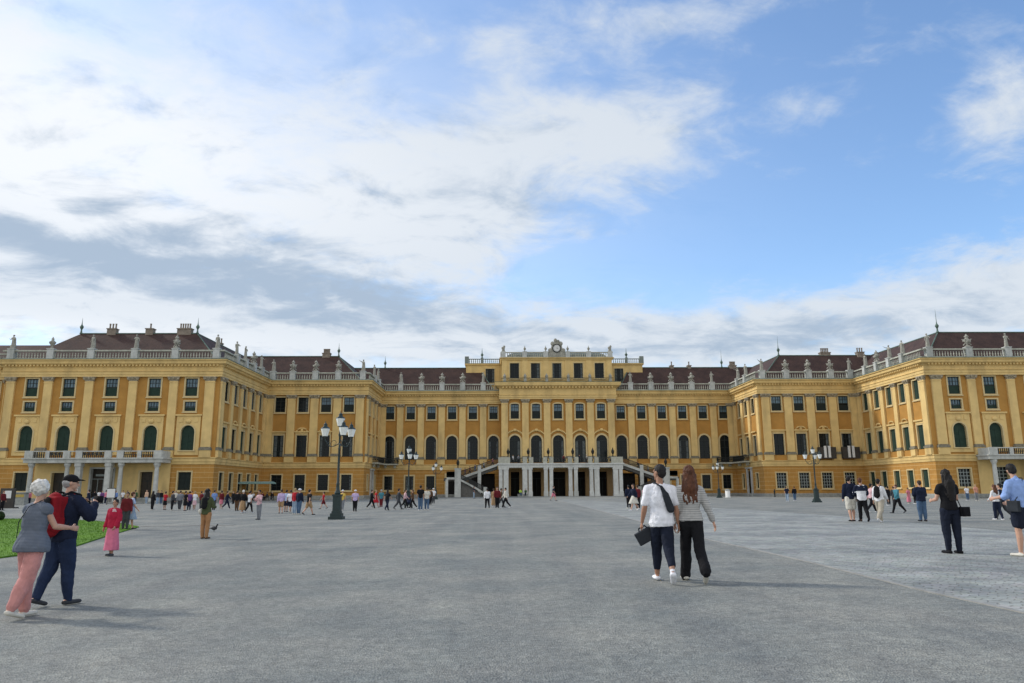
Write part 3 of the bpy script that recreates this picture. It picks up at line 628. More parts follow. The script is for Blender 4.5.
m = MB(); disc(m, (XC, z+1.95), .74, y0-.14, y2=y0-.09); pbuild(m, 'clock_face', 'paper_white', clock)
m = MB()
for i in range(12):
    t = 2*pi*i/12; m.box(XC+.62*cos(t)-.04, XC+.62*cos(t)+.04, y0-.16, y0-.13, z+1.95+.62*sin(t)-.04, z+1.95+.62*sin(t)+.04)
for ang, L in ((radians(60), .36), (radians(-20), .55)):
    dx, dz = cos(ang), sin(ang); m.poly([(XC-dz*.04, y0-.17, z+1.95+dx*.04), (XC+dz*.04, y0-.17, z+1.95-dx*.04), (XC+dx*L, y0-.17, z+1.95+dz*L)])
pbuild(m, 'clock_hands', 'dark_iron', clock)
# set-back flanks with roof-top balustrades
for s in (-1, 1):
    X = lambda r: XC+s*r; Wk = Wall((XC, 166), (s, 0), (0, -1)); m = MB(); hs = [(14.6, 25.0, 28.2, 2.0, 0)]
    wall_holes(m, Wk, 11.9, 20.0, 22.3, 29.1, hs); m.quad((X(20), 166, 22.3), (X(20), 175, 22.3), (X(20), 175, 29.1), (X(20), 166, 29.1)); m.quad((X(12), 175, 22.3), (X(20), 175, 22.3), (X(20), 175, 29.1), (X(12), 175, 29.1))
    Wk.box(m, 11.9, 20.3, 29.1, 29.35, -9, .3); pbuild(m, 'attic_flank', 'cream_plaster'); window(Wk, 14.6, 25.0, 28.2, 2.0, 0, 'attic_window', style='tall', fw=.16)
    m = MB(); Wk.box(m, 11.9, 20, 30.35, 30.5, -.2, .1); Wk.box(m, 11.9, 20, 29.36, 29.5, -.2, .1)
    for i in range(18): u = 12.1+7.6*i/17; q = Wk(u, 0, -.05); baluster(m, q.x, q.y, 29.5, .85)
    Wk.box(m, 19.4, 20.3, 29.36, 31.0, -.6, .3); Wk.box(m, 16.1, 16.7, 29.36, 30.7, -.3, .25); pbuild(m, 'balustrade', 'grey_sheet_roof')
    f = MB(); q = Wk(16.4, 30.7, 0); f.lathe((q.x, q.y, 30.7), [(.2, 0), (.12, .3), (.35, .7), (.1, 1.1), (.02, 2.2)], 8); pbuild(f, 'finial', 'copper_green')
pbuild(wallmb, 'wall', 'ochre_plaster'); pbuild(trim, 'mouldings', 'cream_plaster')
# ---------------- central terrace, columns, stairs
ter = MB(); ter.box(XC-12.7, XC+12.7, 152.6, 157.9, 5.75, 6.35); ter.box(XC-12.9, XC+12.9, 152.4, 157.85, 6.35, 6.62); T = pbuild(ter, 'terrace', 'portico_stone')
for u in (1.95, 3.05, 6.2, 7.3, 11.15, 12.2):
    for sg in (-1, 1):
        c = MB(); x = XC+sg*u; fat = u in (7.3, 6.2, 11.15)
        w = .5 if u in (7.3, 11.15) else .36
        c.box(x-w-.08, x+w+.08, 152.6, 153.6, -1.2, 1.0 if u not in (7.3, 11.15) else .5); c.box(x-w, x+w, 152.7, 153.5, 1.0 if u not in (7.3, 11.15) else .5, 5.35); c.box(x-w-.1, x+w+.1, 152.62, 153.58, 5.35, 5.748); pbuild(c, 'column', 'portico_stone', T)
for u in (-7.3, -6.0, -3.2, -1.9, 1.9, 3.2, 6.0, 7.3): m = MB(); m.box(XC+u-.42, XC+u+.42, 152.65, 153.25, 6.62, 7.85); pbuild(m, 'parapet_pier', 'balustrade_stone', T)
for u in (-1, 1): m = MB(); m.box(XC+u*11.5-1.2, XC+u*11.5+1.2, 152.65, 153.25, 6.62, 7.85); pbuild(m, 'parapet_pier', 'balustrade_stone', T)
m = MB(); m.box(XC-12.2, XC+12.2, 152.9, 153.0, 7.6, 7.7); m.box(XC-12.2, XC+12.2, 152.9, 153.0, 6.75, 6.83)
for i in range(110): u = -12.2+24.4*i/109; m.box(XC+u-.03, XC+u+.03, 152.92, 152.98, 6.62, 7.65)
for i in range(40): u = -12+24*i/39; m.ell((XC+u, 152.95, 7.2), .2, .05, .25, 8, 4)
pbuild(m, 'railing', 'dark_iron', T)
def urn_lamp(x, y, z, parent):
    m = MB(); m.lathe((x, y, z), [(.12, 0), (.1, .5), (.28, .8), (.32, 1.2), (.15, 1.5), (.03, 1.9)], 10); o = pbuild(m, 'lantern', 'dark_iron', parent); return o
for u in (-10.7, -6.6, -2.5, 2.5, 6.6, 10.7): urn_lamp(XC+u, 152.95, 7.85, T)
for s in (-1, 1):
    X = lambda r: XC+s*r; S = MB(); N = 16
    # upper flight: from the terrace end down and outwards
    x0, z0, x1, z1 = 12.9, 6.5, 20.6, 3.75
    for i in range(N):
        a = x0+(x1-x0)*i/N; b = x0+(x1-x0)*(i+1)/N; z = z0+(z1-z0)*(i+1)/N; S.box(X(a), X(b), 153.6, 157.2, z-.9, z)
    S.box(X(20.6), X(23.6), 151.0, 157.2, 3.1, 3.72)
    # lower flight turning back towards the middle in front
    u0, w0, u1, w1 = 20.4, 3.7, 15.2, 0.0; N2 = 20
    for i in range(N2):
        a = u0+(u1-u0)*i/N2; b = u0+(u1-u0)*(i+1)/N2; z = w0+(w1-w0)*(i+1)/N2; S.box(X(a), X(b), 149.6, 152.4, -1, z)
    so = pbuild(S, 'staircase', 'stair_stone')
    R_ = MB()
    def slope(mb, a, za, b, zb, y0, y1, th, up_=0.):
        P = [(X(a), y0), (X(b), y0), (X(b), y1), (X(a), y1)]
        mb.loft([[(X(a), y0, za), (X(b), y0, zb), (X(b), y1, zb), (X(a), y1, za)], [(X(a), y0, za+th), (X(b), y0, zb+th), (X(b), y1, zb+th), (X(a), y1, za+th)]], True, True, True)
    slope(R_, 12.8, 6.12, 20.6, 3.37, 153.2, 153.6, .5)
    # curving outer stringer of the lower flight
    pts = []
    for i in range(12):
        t = i/11; pts.append((22.9-7.6*t, 3.75 - 3.0*max(0, (t-.25)/.75)**1.15))
    for (a, za), (b, zb) in zip(pts[:-1], pts[1:]): slope(R_, a, za-.35, b, zb-.35, 149.1, 149.5, .4)
    R_.box(X(22.6), X(23.1), 149.1, 149.6, -1.2, 3.4); R_.box(X(20.1), X(21.3), 149.0, 150.0, -1.2, 5.4); R_.box(X(20.0), X(21.4), 148.95, 150.05, 5.4, 5.6)
    R_.box(X(16.2), X(16.9), 153.1, 153.8, -1.2, 6.2); R_.box(X(14.9), X(15.6), 148.9, 149.7, -1.2, 1.9); R_.box(X(20.4), X(21.0), 153.1, 153.8, 3, 5.4)
    pbuild(R_, 'stringer', 'white_stone', so)
    m = MB()
    for (a, za, b, zb, y) in ((12.8, 6.7, 20.6, 3.95, 153.42), (22.9, 3.9, 21.0, 3.9, 149.3), (21, 3.8, 15.3, .9, 149.3)):
        m.tube([(X(a), y, za+1), (X(b), y, zb+1)], .06, 5); m.tube([(X(a), y, za+.15), (X(b), y, zb+.15)], .04, 5)
        for i in range(48): t = i/47; x = X(a+(b-a)*t); zz = za+(zb-za)*t; m.box(x-.045, x+.045, y-.03, y+.03, zz, zz+1)
    pbuild(m, 'railing', 'dark_iron', so)
    urn_lamp(X(20.7), 149.5, 5.6, so)
# ------------------------------------------------------------------ figures
def V(*a): return Vector(a)
class Pose:
    def __init__(s, lean=.03, legs=((.0, .0), (.0, .0)), arms=((.05, .1, .15, 0), (.05, .1, .15, 0)), head=(0., 0.), female=False, stance=.05, bulk=1., sit=False):
        s.lean, s.legs, s.arms, s.head, s.f, s.stance, s.bulk, s.sit = lean, legs, arms, head, female, stance, bulk, sit
def joints(p):
    J = {}; hz = .52; J['hip'] = V(0, 0, hz); up_ = V(0, -sin(p.lean), cos(p.lean)); J['up'] = up_
    J['chest'] = J['hip']+up_*.30; J['neck'] = J['chest']+up_*.025
    nod, turn = p.head; hd = V(0, -sin(p.lean+nod), cos(p.lean+nod)); J['head'] = J['neck']+up_*.02+hd*.082; J['hdir'] = hd; J['turn'] = turn
    sw = .098 if p.f else .112
    for i, sg in enumerate((1, -1)):
        k = 'RL'[i]
        a, ab, e, inn = p.arms[i]
        S = J['chest']+V(sg*sw*-1*-1, 0, -.012); S.x = sg*sw; J['sh'+k] = S
        def dr(ang, abd): return V(sg*sin(abd), -sin(ang)*cos(abd), -cos(ang)*cos(abd))
        El = S+dr(a-p.lean*.0, ab)*.165; J['el'+k] = El
        fd = dr(a+e, ab-inn); Wr = El+fd*.140; J['wr'+k] = Wr; J['fd'+k] = fd
        t, kn = p.legs[i]; h = J['hip']+V(sg*p.stance*1.02, 0, -.01); J['hp'+k] = h
        K = h+V(0, -sin(t), -cos(t))*.24; J['kn'+k] = K
        A = K+V(sg*(p.stance*-.12), -sin(t-kn), -cos(t-kn))*.235; J['an'+k] = A
        # foot
        pit = max(0, (kn-t)*.9) if kn-t > .35 else 0; J['pit'+k] = pit
        J['toe'+k] = A+V(sg*.012, -cos(pit)*.095, -.028-sin(pit)*.095); J['heel'+k] = A+V(0, cos(pit)*.022, -.026+sin(pit)*.0)
    low = {k: min(J['toe'+k].z, J['heel'+k].z) for k in 'RL'}; mn_ = min(low.values())
    if not p.sit:
        for k in 'RL':
            dz = low[k]-mn_
            if dz > 0:
                for q, f_ in (('kn', .5), ('an', 1.), ('toe', 1.), ('heel', 1.)): J[q+k] = J[q+k]-V(0, 0, dz*f_)
    mz = min(min(J['toe'+k].z, J['heel'+k].z) for k in 'RL')-.013
    for k, v in J.items():
        if isinstance(v, Vector) and k[:2] not in ('up', 'hd', 'fd'): J[k] = v-V(0, 0, mz)
    return J
def torso(mb, J, p, grow=0., t0=-.16, t1=1.12, loose=0., hemflare=0.):
    b = p.bulk; f = p.f
    R = [(-.18, .066, .052), (-.05, .088, .062), (.1, .088 if f else .082, .060), (.38, .068 if f else .076, .050), (.7, .086 if f else .096, .060), (.88, .084 if f else .096, .054), (.97, .072 if f else .08, .046), (1.05, .046, .038), (1.12, .028, .030), (1.2, .026, .027)]
    up_ = J['up']; loops = []; side = V(1, 0, 0); fw = side.cross(up_)
    def at(t):
        for (a, x, y), (c, x2, y2) in zip(R[:-1], R[1:]):
            if a <= t <= c: q = (t-a)/(c-a); return x+(x2-x)*q, y+(y2-y)*q
        return R[0][1:] if t < 0 else R[-1][1:]
    ts = sorted({t0, t1, *[r[0] for r in R if t0 < r[0] < t1], *[t for t in (0., .25, .55, .82) if t0 < t < t1]})
    for t in ts:
        x, y = at(max(-.18, t)); ex = hemflare*max(0, .35-t)
        lo = loose*(1-abs(t-.45)) if t < .85 else 0
        c = J['hip']+up_*(.30*t); loops.append([c+side*((x*b+grow+ex+lo)*cos(2*pi*k/20))+fw*((y*b+grow+ex+lo)*sin(2*pi*k/20)) for k in range(20)])
    mb.loft(loops, True, True, True)
def hand(mb, wr, fd, sg, fingers=True, curl=.5, S=1.):
    fd = fd.normalized(); side = V(0, 1, 0) if abs(fd.y) < .8 else V(0, 0, 1); side = (side-fd*side.dot(fd)).normalized(); pal = fd.cross(side)
    if pal.x*sg > 0: pal = -pal      # palm looks towards the body
    c0 = wr+fd*.008; c1 = wr+fd*.045
    mb.capsule(c0, .0155, c1, .019, 10, .62, 1.15, ax=pal)
    if not fingers:
        mb.capsule(c1, .017, wr+fd*.085+pal*.012, .011, 8, .65, 1.1, ax=pal); return
    for i, L in enumerate((.036, .042, .039, .030)):
        o = side*(.0165-.011*i); r = .0052
        b = wr+fd*.052+o; d1 = (fd*cos(curl*.5)+pal*sin(curl*.5)); d2 = (fd*cos(curl*1.5)+pal*sin(curl*1.5))
        m_ = b+d1*L*.5; mb.capsule(b-fd*.012, r*1.1, m_, r, 7, caps=2); mb.capsule(m_, r, m_+d2*L*.5, r*.8, 7, caps=2)
    b = wr+fd*.018+side*.015; m_ = b+(fd*.6+side*.7+pal*.3).normalized()*.022; mb.capsule(b, .0075, m_, .0063, 7, caps=2); mb.capsule(m_, .0063, m_+(fd*.9+pal*.4).normalized()*.018, .005, 7, caps=2)
def body_mb(J, p, H, near=False, curl=.5, feet=True):
    mb = MB(); b = p.bulk; w = 1. if p.f else 1.06
    torso(mb, J, p)
    mb.capsule(J['chest'], .031*w, J['head']-J['hdir']*.03, .027*w, 12)
    R = Matrix.Rotation(J['turn'], 3, 'Z'); tilt = atan2(-J['hdir'].y, J['hdir'].z); R = Matrix.Rotation(tilt, 3, 'X') @ R
    hc = J['head']; mb.ell(hc+R@V(0, .004, .008), .044, .054, .056, 16, 10, R); mb.ell(hc+R@V(0, -.012, -.022), .034, .040, .042, 14, 8, R)
    mb.capsule(hc+R@V(0, -.050, .0), .006, hc+R@V(0, -.060, -.016), .0085, 8, caps=2)   # nose
    mb.ell(hc+R@V(0, -.050, -.036), .012, .008, .005, 8, 5, R); mb.ell(hc+R@V(0, -.042, -.056), .014, .012, .010, 8, 5, R)
    for sg in (-1, 1):
        mb.ell(hc+R@V(sg*.044, .004, -.006), .006, .012, .017, 8, 6, R); mb.ell(hc+R@V(sg*.018, -.047, .014), .012, .007, .005, 8, 5, R)
    J['R'] = R
    for i, sg in enumerate((1, -1)):
        k = 'RL'[i]; S, E, W_ = J['sh'+k], J['el'+k], J['wr'+k]
        mb.capsule(J['chest']+V(sg*.03, 0, -.004), .032, S+V(-sg*.012, 0, -.006), .028*w, 12); mb.capsule(S+V(-sg*.006, 0, -.006), .028*w*b, E, .0215*w, 12); mb.capsule(E, .0225*w, E.lerp(W_, .3), .0235*w, 12); mb.capsule(E.lerp(W_, .3), .0235*w, W_, .0150, 12)
        hand(mb, W_, J['fd'+k], sg, near, curl)
        h, K, A = J['hp'+k], J['kn'+k], J['an'+k]
        mb.capsule(h, .053*b, K, .033*b, 14); mb.capsule(K, .033, K.lerp(A, .3)+V(0, .008, 0), .035*b, 12); mb.capsule(K.lerp(A, .3)+V(0, .008, 0), .035*b, A, .0195, 12)
        mb.capsule(J['heel'+k]+V(0, 0, .006), .019, J['toe'+k]+V(0, 0, .008), .015, 10, 1.15, .85, ax=(1, 0, 0)); mb.capsule(A, .02, J['heel'+k]+V(0, 0, .01), .02, 10)
    mb.v = [(x*H, y*H, z*H) for x, y, z in mb.v]; return mb
def sc(mb, H): mb.v = [(x*H, y*H, z*H) for x, y, z in mb.v]; return mb
def top_mb(J, p, H, sleeve=.5, hem=-.05, grow=.010, loose=.004, flare=0., collar=False, neck=1.06):
    mb = MB(); torso(mb, J, p, grow, hem, neck, loose, flare); b = p.bulk
    for i, sg in enumerate((1, -1)):
        k = 'RL'[i]; S, E, W_ = J['sh'+k], J['el'+k], J['wr'+k]
        mb.capsule(J['chest']+V(sg*.03, 0, -.004), .032+grow*.6, S+V(-sg*.012, 0, -.006), .027+grow if sleeve > 0 else .028, 12)
        if sleeve > 0: mb.capsule(S+V(-sg*.006, 0, -.008), .029*b+grow, S.lerp(E, min(1, sleeve*2)), .026*b+grow*1.1, 12, caps=2)
        if sleeve > .5: mb.capsule(E, .026+grow*.8, E.lerp(W_, (sleeve-.5)*2), .019+grow*.6, 12, caps=2)
    if collar: mb.capsule(J['chest']+V(0, 0, .005), .036+grow*.4, J['neck']+V(0, 0, .012), .034, 12, caps=1)
    return sc(mb, H)
def trousers_mb(J, p, H, length=1., grow=.008, flare=0., waist=.22, crotch=-.17):
    mb = MB(); torso(mb, J, p, grow*.7, crotch, waist); b = p.bulk
    for k in 'RL':
        h, K, A = J['hp'+k], J['kn'+k], J['an'+k]; A2 = K.lerp(A, 1.02)
        if length <= .5: mb.capsule(h, .055*b+grow, h.lerp(K, length*2), .042*b+grow*1.6, 14, caps=2)
        else:
            mb.capsule(h, .055*b+grow, K, .041*b+grow*1.2, 14, caps=2); q = K.lerp(A2, (length-.5)*2); m_ = K.lerp(q, .4)+V(0, .009, 0)
            mb.capsule(K+V(0, .004, 0), .040*b+grow, m_, .036*b+grow+flare*.3, 12, caps=2); mb.capsule(m_, .036*b+grow+flare*.3, q, .023+grow+flare, 12, caps=1)
    return sc(mb, H)
def skirt_mb(J, p, H, z_end=.28, w0=.085, w1=.12, top_t=.2):
    mb = MB(); loops = []; a = J['hip']+J['up']*(.3*top_t); kc = (J['knR']+J['knL'])/2; ac = (J['anR']+J['anL'])/2; n = 28
    for i in range(9):
        t = i/8; z = a.z+(z_end-a.z)*t
        c = a.lerp(V(0, kc.y*.8, z), min(1, t*1.2)); c.z = z; r = w0+(w1-w0)*t**.8; ry = r*(.74+.12*t)+abs(J['anR'].y-J['anL'].y)*.28*t
        loops.append([c+V(r*cos(2*pi*k/n)*(1+.05*t*cos(7*2*pi*k/n)), ry*sin(2*pi*k/n)*(1+.05*t*cos(7*2*pi*k/n)), 0) for k in range(n)])
    mb.loft(loops, True, True, True); return sc(mb, H)
def shoes_mb(J, H, grow=.004, high=False):
    mb = MB()
    for k in 'RL':
        mb.capsule(J['heel'+k]+V(0, 0, .006), .021+grow, J['toe'+k]+V(0, 0, .006), .0165+grow, 12, 1.15, .8, ax=(1, 0, 0)); mb.capsule(J['an'+k]-V(0, 0, .004), .019+grow, J['heel'+k]+V(0, -.01, .008), .02+grow, 10)
        if high: mb.capsule(J['an'+k]+V(0, 0, .035), .024+grow, J['an'+k], .023+grow, 10)
    return sc(mb, H)
def hair_mb(J, H, kind='short'):
    mb = MB(); R = J['R']; c = J['head']
    if kind == 'hat':
        mb.ell(c+R@V(0, .004, .03), .052, .062, .05, 16, 8, R); mb.ell(c+R@V(0, -.004, .026), .078, .088, .008, 18, 5, R); return sc(mb, H)
    if kind == 'cap':
        mb.ell(c+R@V(0, .006, .026), .051, .062, .046, 16, 8, R); mb.ell(c+R@V(0, -.064, .03), .036, .04, .006, 12, 5, R); return sc(mb, H)
    mb.ell(c+R@V(0, .013, .02), .050, .058, .055, 16, 10, R); mb.ell(c+R@V(0, .028, -.006), .044, .040, .048, 14, 8, R)
    if kind == 'bun': mb.ell(c+R@V(0, .06, .04), .024, .024, .024, 10, 6, R)
    if kind == 'puff':
        mb.ell(c+R@V(0, .018, .018), .064, .062, .062, 16, 10, R)
        for i in range(60):
            a = i*2.4; zz = -.6+1.55*i/60; rr_ = sqrt(max(0, 1-zz*zz)) if zz < 1 else 0; q = R@V(.058*rr_*cos(a), .020+.058*rr_*sin(a)*(1 if sin(a) > 0 else .7), .016+.058*min(1, zz)); mb.ell(c+q, .016, .016, .016, 7, 5, R)
    if kind == 'long':
        b0 = c+R@V(0, .036, -.01); b1 = J['chest']+V(0, .058, .0); b2 = J['chest']+V(0, .066, -.10)
        mb.capsule(b0, .045, b1, .052, 14, 1.05, .62, ax=(1, 0, 0)); mb.capsule(b1, .052, b2, .042, 14, 1.1, .45, ax=(1, 0, 0))
        for i in range(11):
            t = (i-5)/5; q0 = c+R@V(.046*t, .03, -.02); q1 = J['chest']+V(.062*t, .05-.02*abs(t)+.01*(i % 2), -.02); q2 = J['chest']+V(.055*t+.006*(-1)**i, .07, -.10-.022*((i*7) % 3)); mb.capsule(q0, .018, q1, .015, 8); mb.capsule(q1, .015, q2, .008, 8)
        for sg in (-1, 1): mb.capsule(c+R@V(sg*.036, .008, -.01), .022, J['chest']+V(sg*.046, .03, .01), .022, 10); mb.capsule(J['chest']+V(sg*.046, .03, .01), .022, J['chest']+V(sg*.05, .05, -.08), .014, 8)
    return sc(mb, H)
def cloth(name, c, pattern=None):
    if name in MATS: return MATS[name]
    if pattern: return banded(name, c, pattern[0], pattern[1], 'Z', pattern[2], .9, .1) or MATS[name]
    return simple(name, c, .9, .14, 9., bump=.35, bscale=55., spec=.15)
CL = dict(black=(.012, .012, .014), navy=(.013, .018, .038), white=(.72, .72, .74), offwhite=(.6, .57, .5), grey=(.20, .21, .23), darkgrey=(.055, .058, .065), red=(.42, .025, .035), maroon=(.13, .018, .022),
 pink=(.62, .20, .26), palepink=(.62, .40, .42), lilac=(.50, .40, .62), blue=(.16, .26, .52), paleblue=(.40, .50, .68), denim=(.07, .12, .20), lightjeans=(.28, .36, .46), teal=(.06, .20, .25), tan=(.34, .22, .12),
 beige=(.45, .40, .32), yellow=(.60, .42, .10), orange=(.60, .25, .08), salmon=(.60, .28, .20), green=(.05, .10, .045), lime=(.45, .65, .10), brown=(.10, .055, .03), purple=(.16, .07, .20), peach=(.6, .4, .28))
for k, v in CL.items(): cloth('cloth_'+k, v)
simple('skin_light', (.52, .30, .21), .55, .08, 4., spec=.4); simple('skin_tan', (.36, .19, .12), .55, .08, 4., spec=.4)
HC = dict(blackh=(.012, .010, .009), brownh=(.05, .028, .016), reddish=(.095, .034, .015), grey_h=(.35, .34, .33), whiteh=(.68, .66, .62), blond=(.35, .24, .11))
for k, v in HC.items(): simple('hair_'+k, v, .6, .35, 18., bump=.5, bscale=60., spec=.3)
POSES = {
 'walkA': Pose(.05, ((.42, .12), (-.30, .38)), ((-.35, .1, .25, .0), (.4, .1, .35, .05))),
 'walkB': Pose(.05, ((-.28, .45), (.40, .10)), ((.4, .1, .35, .05), (-.35, .1, .2, 0))),
 'stroll': Pose(.03, ((.2, .08), (-.18, .15)), ((-.15, .12, .2, 0), (.2, .1, .5, .1))),
 'stand': Pose(.02, ((.03, .03), (-.03, .03)), ((.05, .12, .15, 0), (.05, .12, .2, .05))),
 'contra': Pose(.02, ((.14, .22), (-.02, .0)), ((.1, .2, .9, .5), (.05, .1, .15, 0)), head=(.05, .4)),
 'phone': Pose(.02, ((.02, .03), (-.04, .04)), ((.35, .12, 1.7, .35), (.35, .12, 1.6, .35)), head=(.15, 0)),
 'folded': Pose(.03, ((.05, .05), (-.05, .05)), ((.15, .15, 1.35, 1.1), (.15, .15, 1.25, 1.0)), head=(.05, -.3)),
 'sit': Pose(.06, ((1.5, 1.5), (1.42, 1.35)), ((.3, .1, .9, .25), (.25, .1, .8, .2)), head=(.15, 0), sit=True),
}
CACHE = {}
def cmesh(key, fn, vox, sm=1):
    if key not in CACHE:
        me = remesh(fn(), key[0] if isinstance(key, tuple) else key, vox, sm); me.materials.append(None); CACHE[key] = me
    return CACHE[key]
def mobj(name, me, mat, parent):
    o = link(name, me, parent); o.material_slots[0].link = 'OBJECT'; o.material_slots[0].material = MATS[mat]; return o
def far_person(x, y, H, ang, pose, topc, botc, hairc, label, top='long', bot='trousers', hair='short', female=False, skin='skin_light', group=None, z=None):
    key0 = (pose, female); Hn = 1.7
    p0 = POSES[pose]; p = Pose(p0.lean, p0.legs, p0.arms, p0.head, female, p0.stance, 1.0 if not female else .96)
    J = joints(p)
    b = cmesh(('body', key0), lambda: body_mb(J, p, Hn), .022)
    if 'R' not in J: J['R'] = Matrix.Rotation(atan2(-J['hdir'].y, J['hdir'].z), 3, 'X') @ Matrix.Rotation(J['turn'], 3, 'Z')
    o = mobj('person', b, skin, None)
    zg = gz(x, y) if z is None else z
    o.location = (x, y, zg+.006-(0 if not p0.sit else -.05)); o.rotation_euler = (0, 0, ang); k = H/Hn; kb = k*random.uniform(.93, 1.1); o.scale = (kb, kb, k)
    tag(o, label, 'person', group)
    sl = dict(short=.3, long=1., vest=0)[top]
    mobj('jacket' if top == 'long' else 'shirt', cmesh(('top', key0, top), lambda: top_mb(J, p, Hn, sl, -.1, .014, .006), .022), 'cloth_'+topc, o)
    if bot == 'trousers': mobj('trousers', cmesh(('trs', key0), lambda: trousers_mb(J, p, Hn), .02), 'cloth_'+botc, o)
    elif bot == 'shorts': mobj('shorts', cmesh(('sho', key0), lambda: trousers_mb(J, p, Hn, .4, .014), .02), 'cloth_'+botc, o)
    elif bot == 'skirt': mobj('skirt', cmesh(('skt', key0), lambda: skirt_mb(J, p, Hn, .27, .09, .12), .02), 'cloth_'+botc, o)
    elif bot == 'dress': mobj('skirt', cmesh(('drs', key0), lambda: skirt_mb(J, p, Hn, .12, .09, .14), .02), 'cloth_'+botc, o)
    mobj('shoes', cmesh(('shoe', key0), lambda: shoes_mb(J, Hn), .016), 'cloth_'+random.choice(['black', 'white', 'darkgrey', 'offwhite']), o)
    mobj('hat' if hair in ('hat', 'cap') else 'hair', cmesh(('hair', key0, hair), lambda: hair_mb(J, Hn, hair), .016), ('cloth_' if hair in ('hat', 'cap') else 'hair_')+hairc, o)
    return o
# ------------------------------------------------------------------ roof statues (parts of the palace)
def statue_fig(v):
    p = Pose([.02, .0, .06][v], ((.12, .15), (-.05, .05)), [((.5, .35, 1.2, .3), (.1, .2, .3, 0)), ((.2, .2, 1.5, .9), (1.9, .5, .3, 0)), ((-.1, .4, .5, 0), (.4, .2, 1.3, .4))][v], (0, [.3, -.3, .1][v]))
    J = joints(p); a = body_mb(J, p, 2.5); b = skirt_mb(J, p, 2.5, .04, .095, .13, .6)
    for m in (b, top_mb(J, p, 2.5, .3, -.1, .014, .008), hair_mb(J, 2.5, 'puff')):
        n = len(a.v); a.v += m.v; a.f += [tuple(i+n for i in f) for f in m.f]
    a.capsule((.1, .15, 1.9), .2, (.16, .2, .3), .28, 10); a.box(-.36, .36, -.3, .3, 0, .16)
    return a
SM = [remesh(statue_fig(v), 'statue', .035, 1) for v in range(3)]
def trophy(v):
    a = MB(); a.box(-.42, .42, -.34, .34, 0, .25); a.lathe((0, 0, .25), [(.3, 0), (.16, .2), (.2, .4), (.48, .8), (.5, 1.05), (.3, 1.25), (.25, 1.5), (.42, 1.7), (.2, 1.9), (.08, 2.2)], 12)
    rnd = random.Random(v)
    for i in range(12):
        t = rnd.uniform(0, 6.28); a.ell((.52*cos(t), .4*sin(t), rnd.uniform(.9, 1.5)), .2, .18, .2, 8, 5)
    for sg in (-1, 1): a.capsule((sg*.3, 0, 1.0), .12, (sg*.72, 0, 1.35+.1*v), .1, 8); a.capsule((sg*.3, 0, .7), .1, (sg*.6, 0, .4), .12, 8)
    return a
TM = [remesh(trophy(v), 'trophy', .035, 1) for v in range(2)]
def lm(prof, n=14):
    m = MB(); m.lathe((0, 0, 0), prof, n); me = m.mesh('urn', True); return me
UM = lm([(.3, 0), (.3, .15), (.12, .35), (.2, .5), (.55, 1.0), (.6, 1.2), (.3, 1.45), (.2, 1.6), (.25, 1.75), (.02, 2.2)])
VM = lm([(.22, 0), (.1, .25), (.3, .55), (.34, .8), (.15, 1.0), (.02, 1.5)])
HM = remesh((lambda a: (a.ell((0, 0, .7), .4, .3, .5), a.ell((.2, 0, 1.2), .3, .28, .35), a.ell((-.25, 0, .9), .25, .25, .3), a.box(-.35, .35, -.3, .3, 0, .4), a)[-1])(MB()), 'trophy', .04, 1)
for me in SM+TM+[UM, VM, HM]:
    me.materials.clear(); me.materials.append(MATS['statue_stone'])
for i, (x, y, z, k, s) in enumerate(STAT):
    me, nm = {'f': (SM[i % 3], 'statue'), 'g': (TM[i % 2], 'trophy_sculpture'), 'u': (UM, 'urn'), 'v': (VM, 'urn'), 't': (HM, 'trophy_sculpture')}[k]
    o = link(nm, me, palace); o.matrix_parent_inverse = Matrix.Translation((-XC, -160, 0)); o.location = (x, y, z); o.scale = (.88, .88, .90); o.rotation_euler = (0, 0, random.uniform(-.5, .5)+(s*-1.2 if abs(y-119.1) > 1 and 120 < y < 141 or 145 < y < 157 else 0))
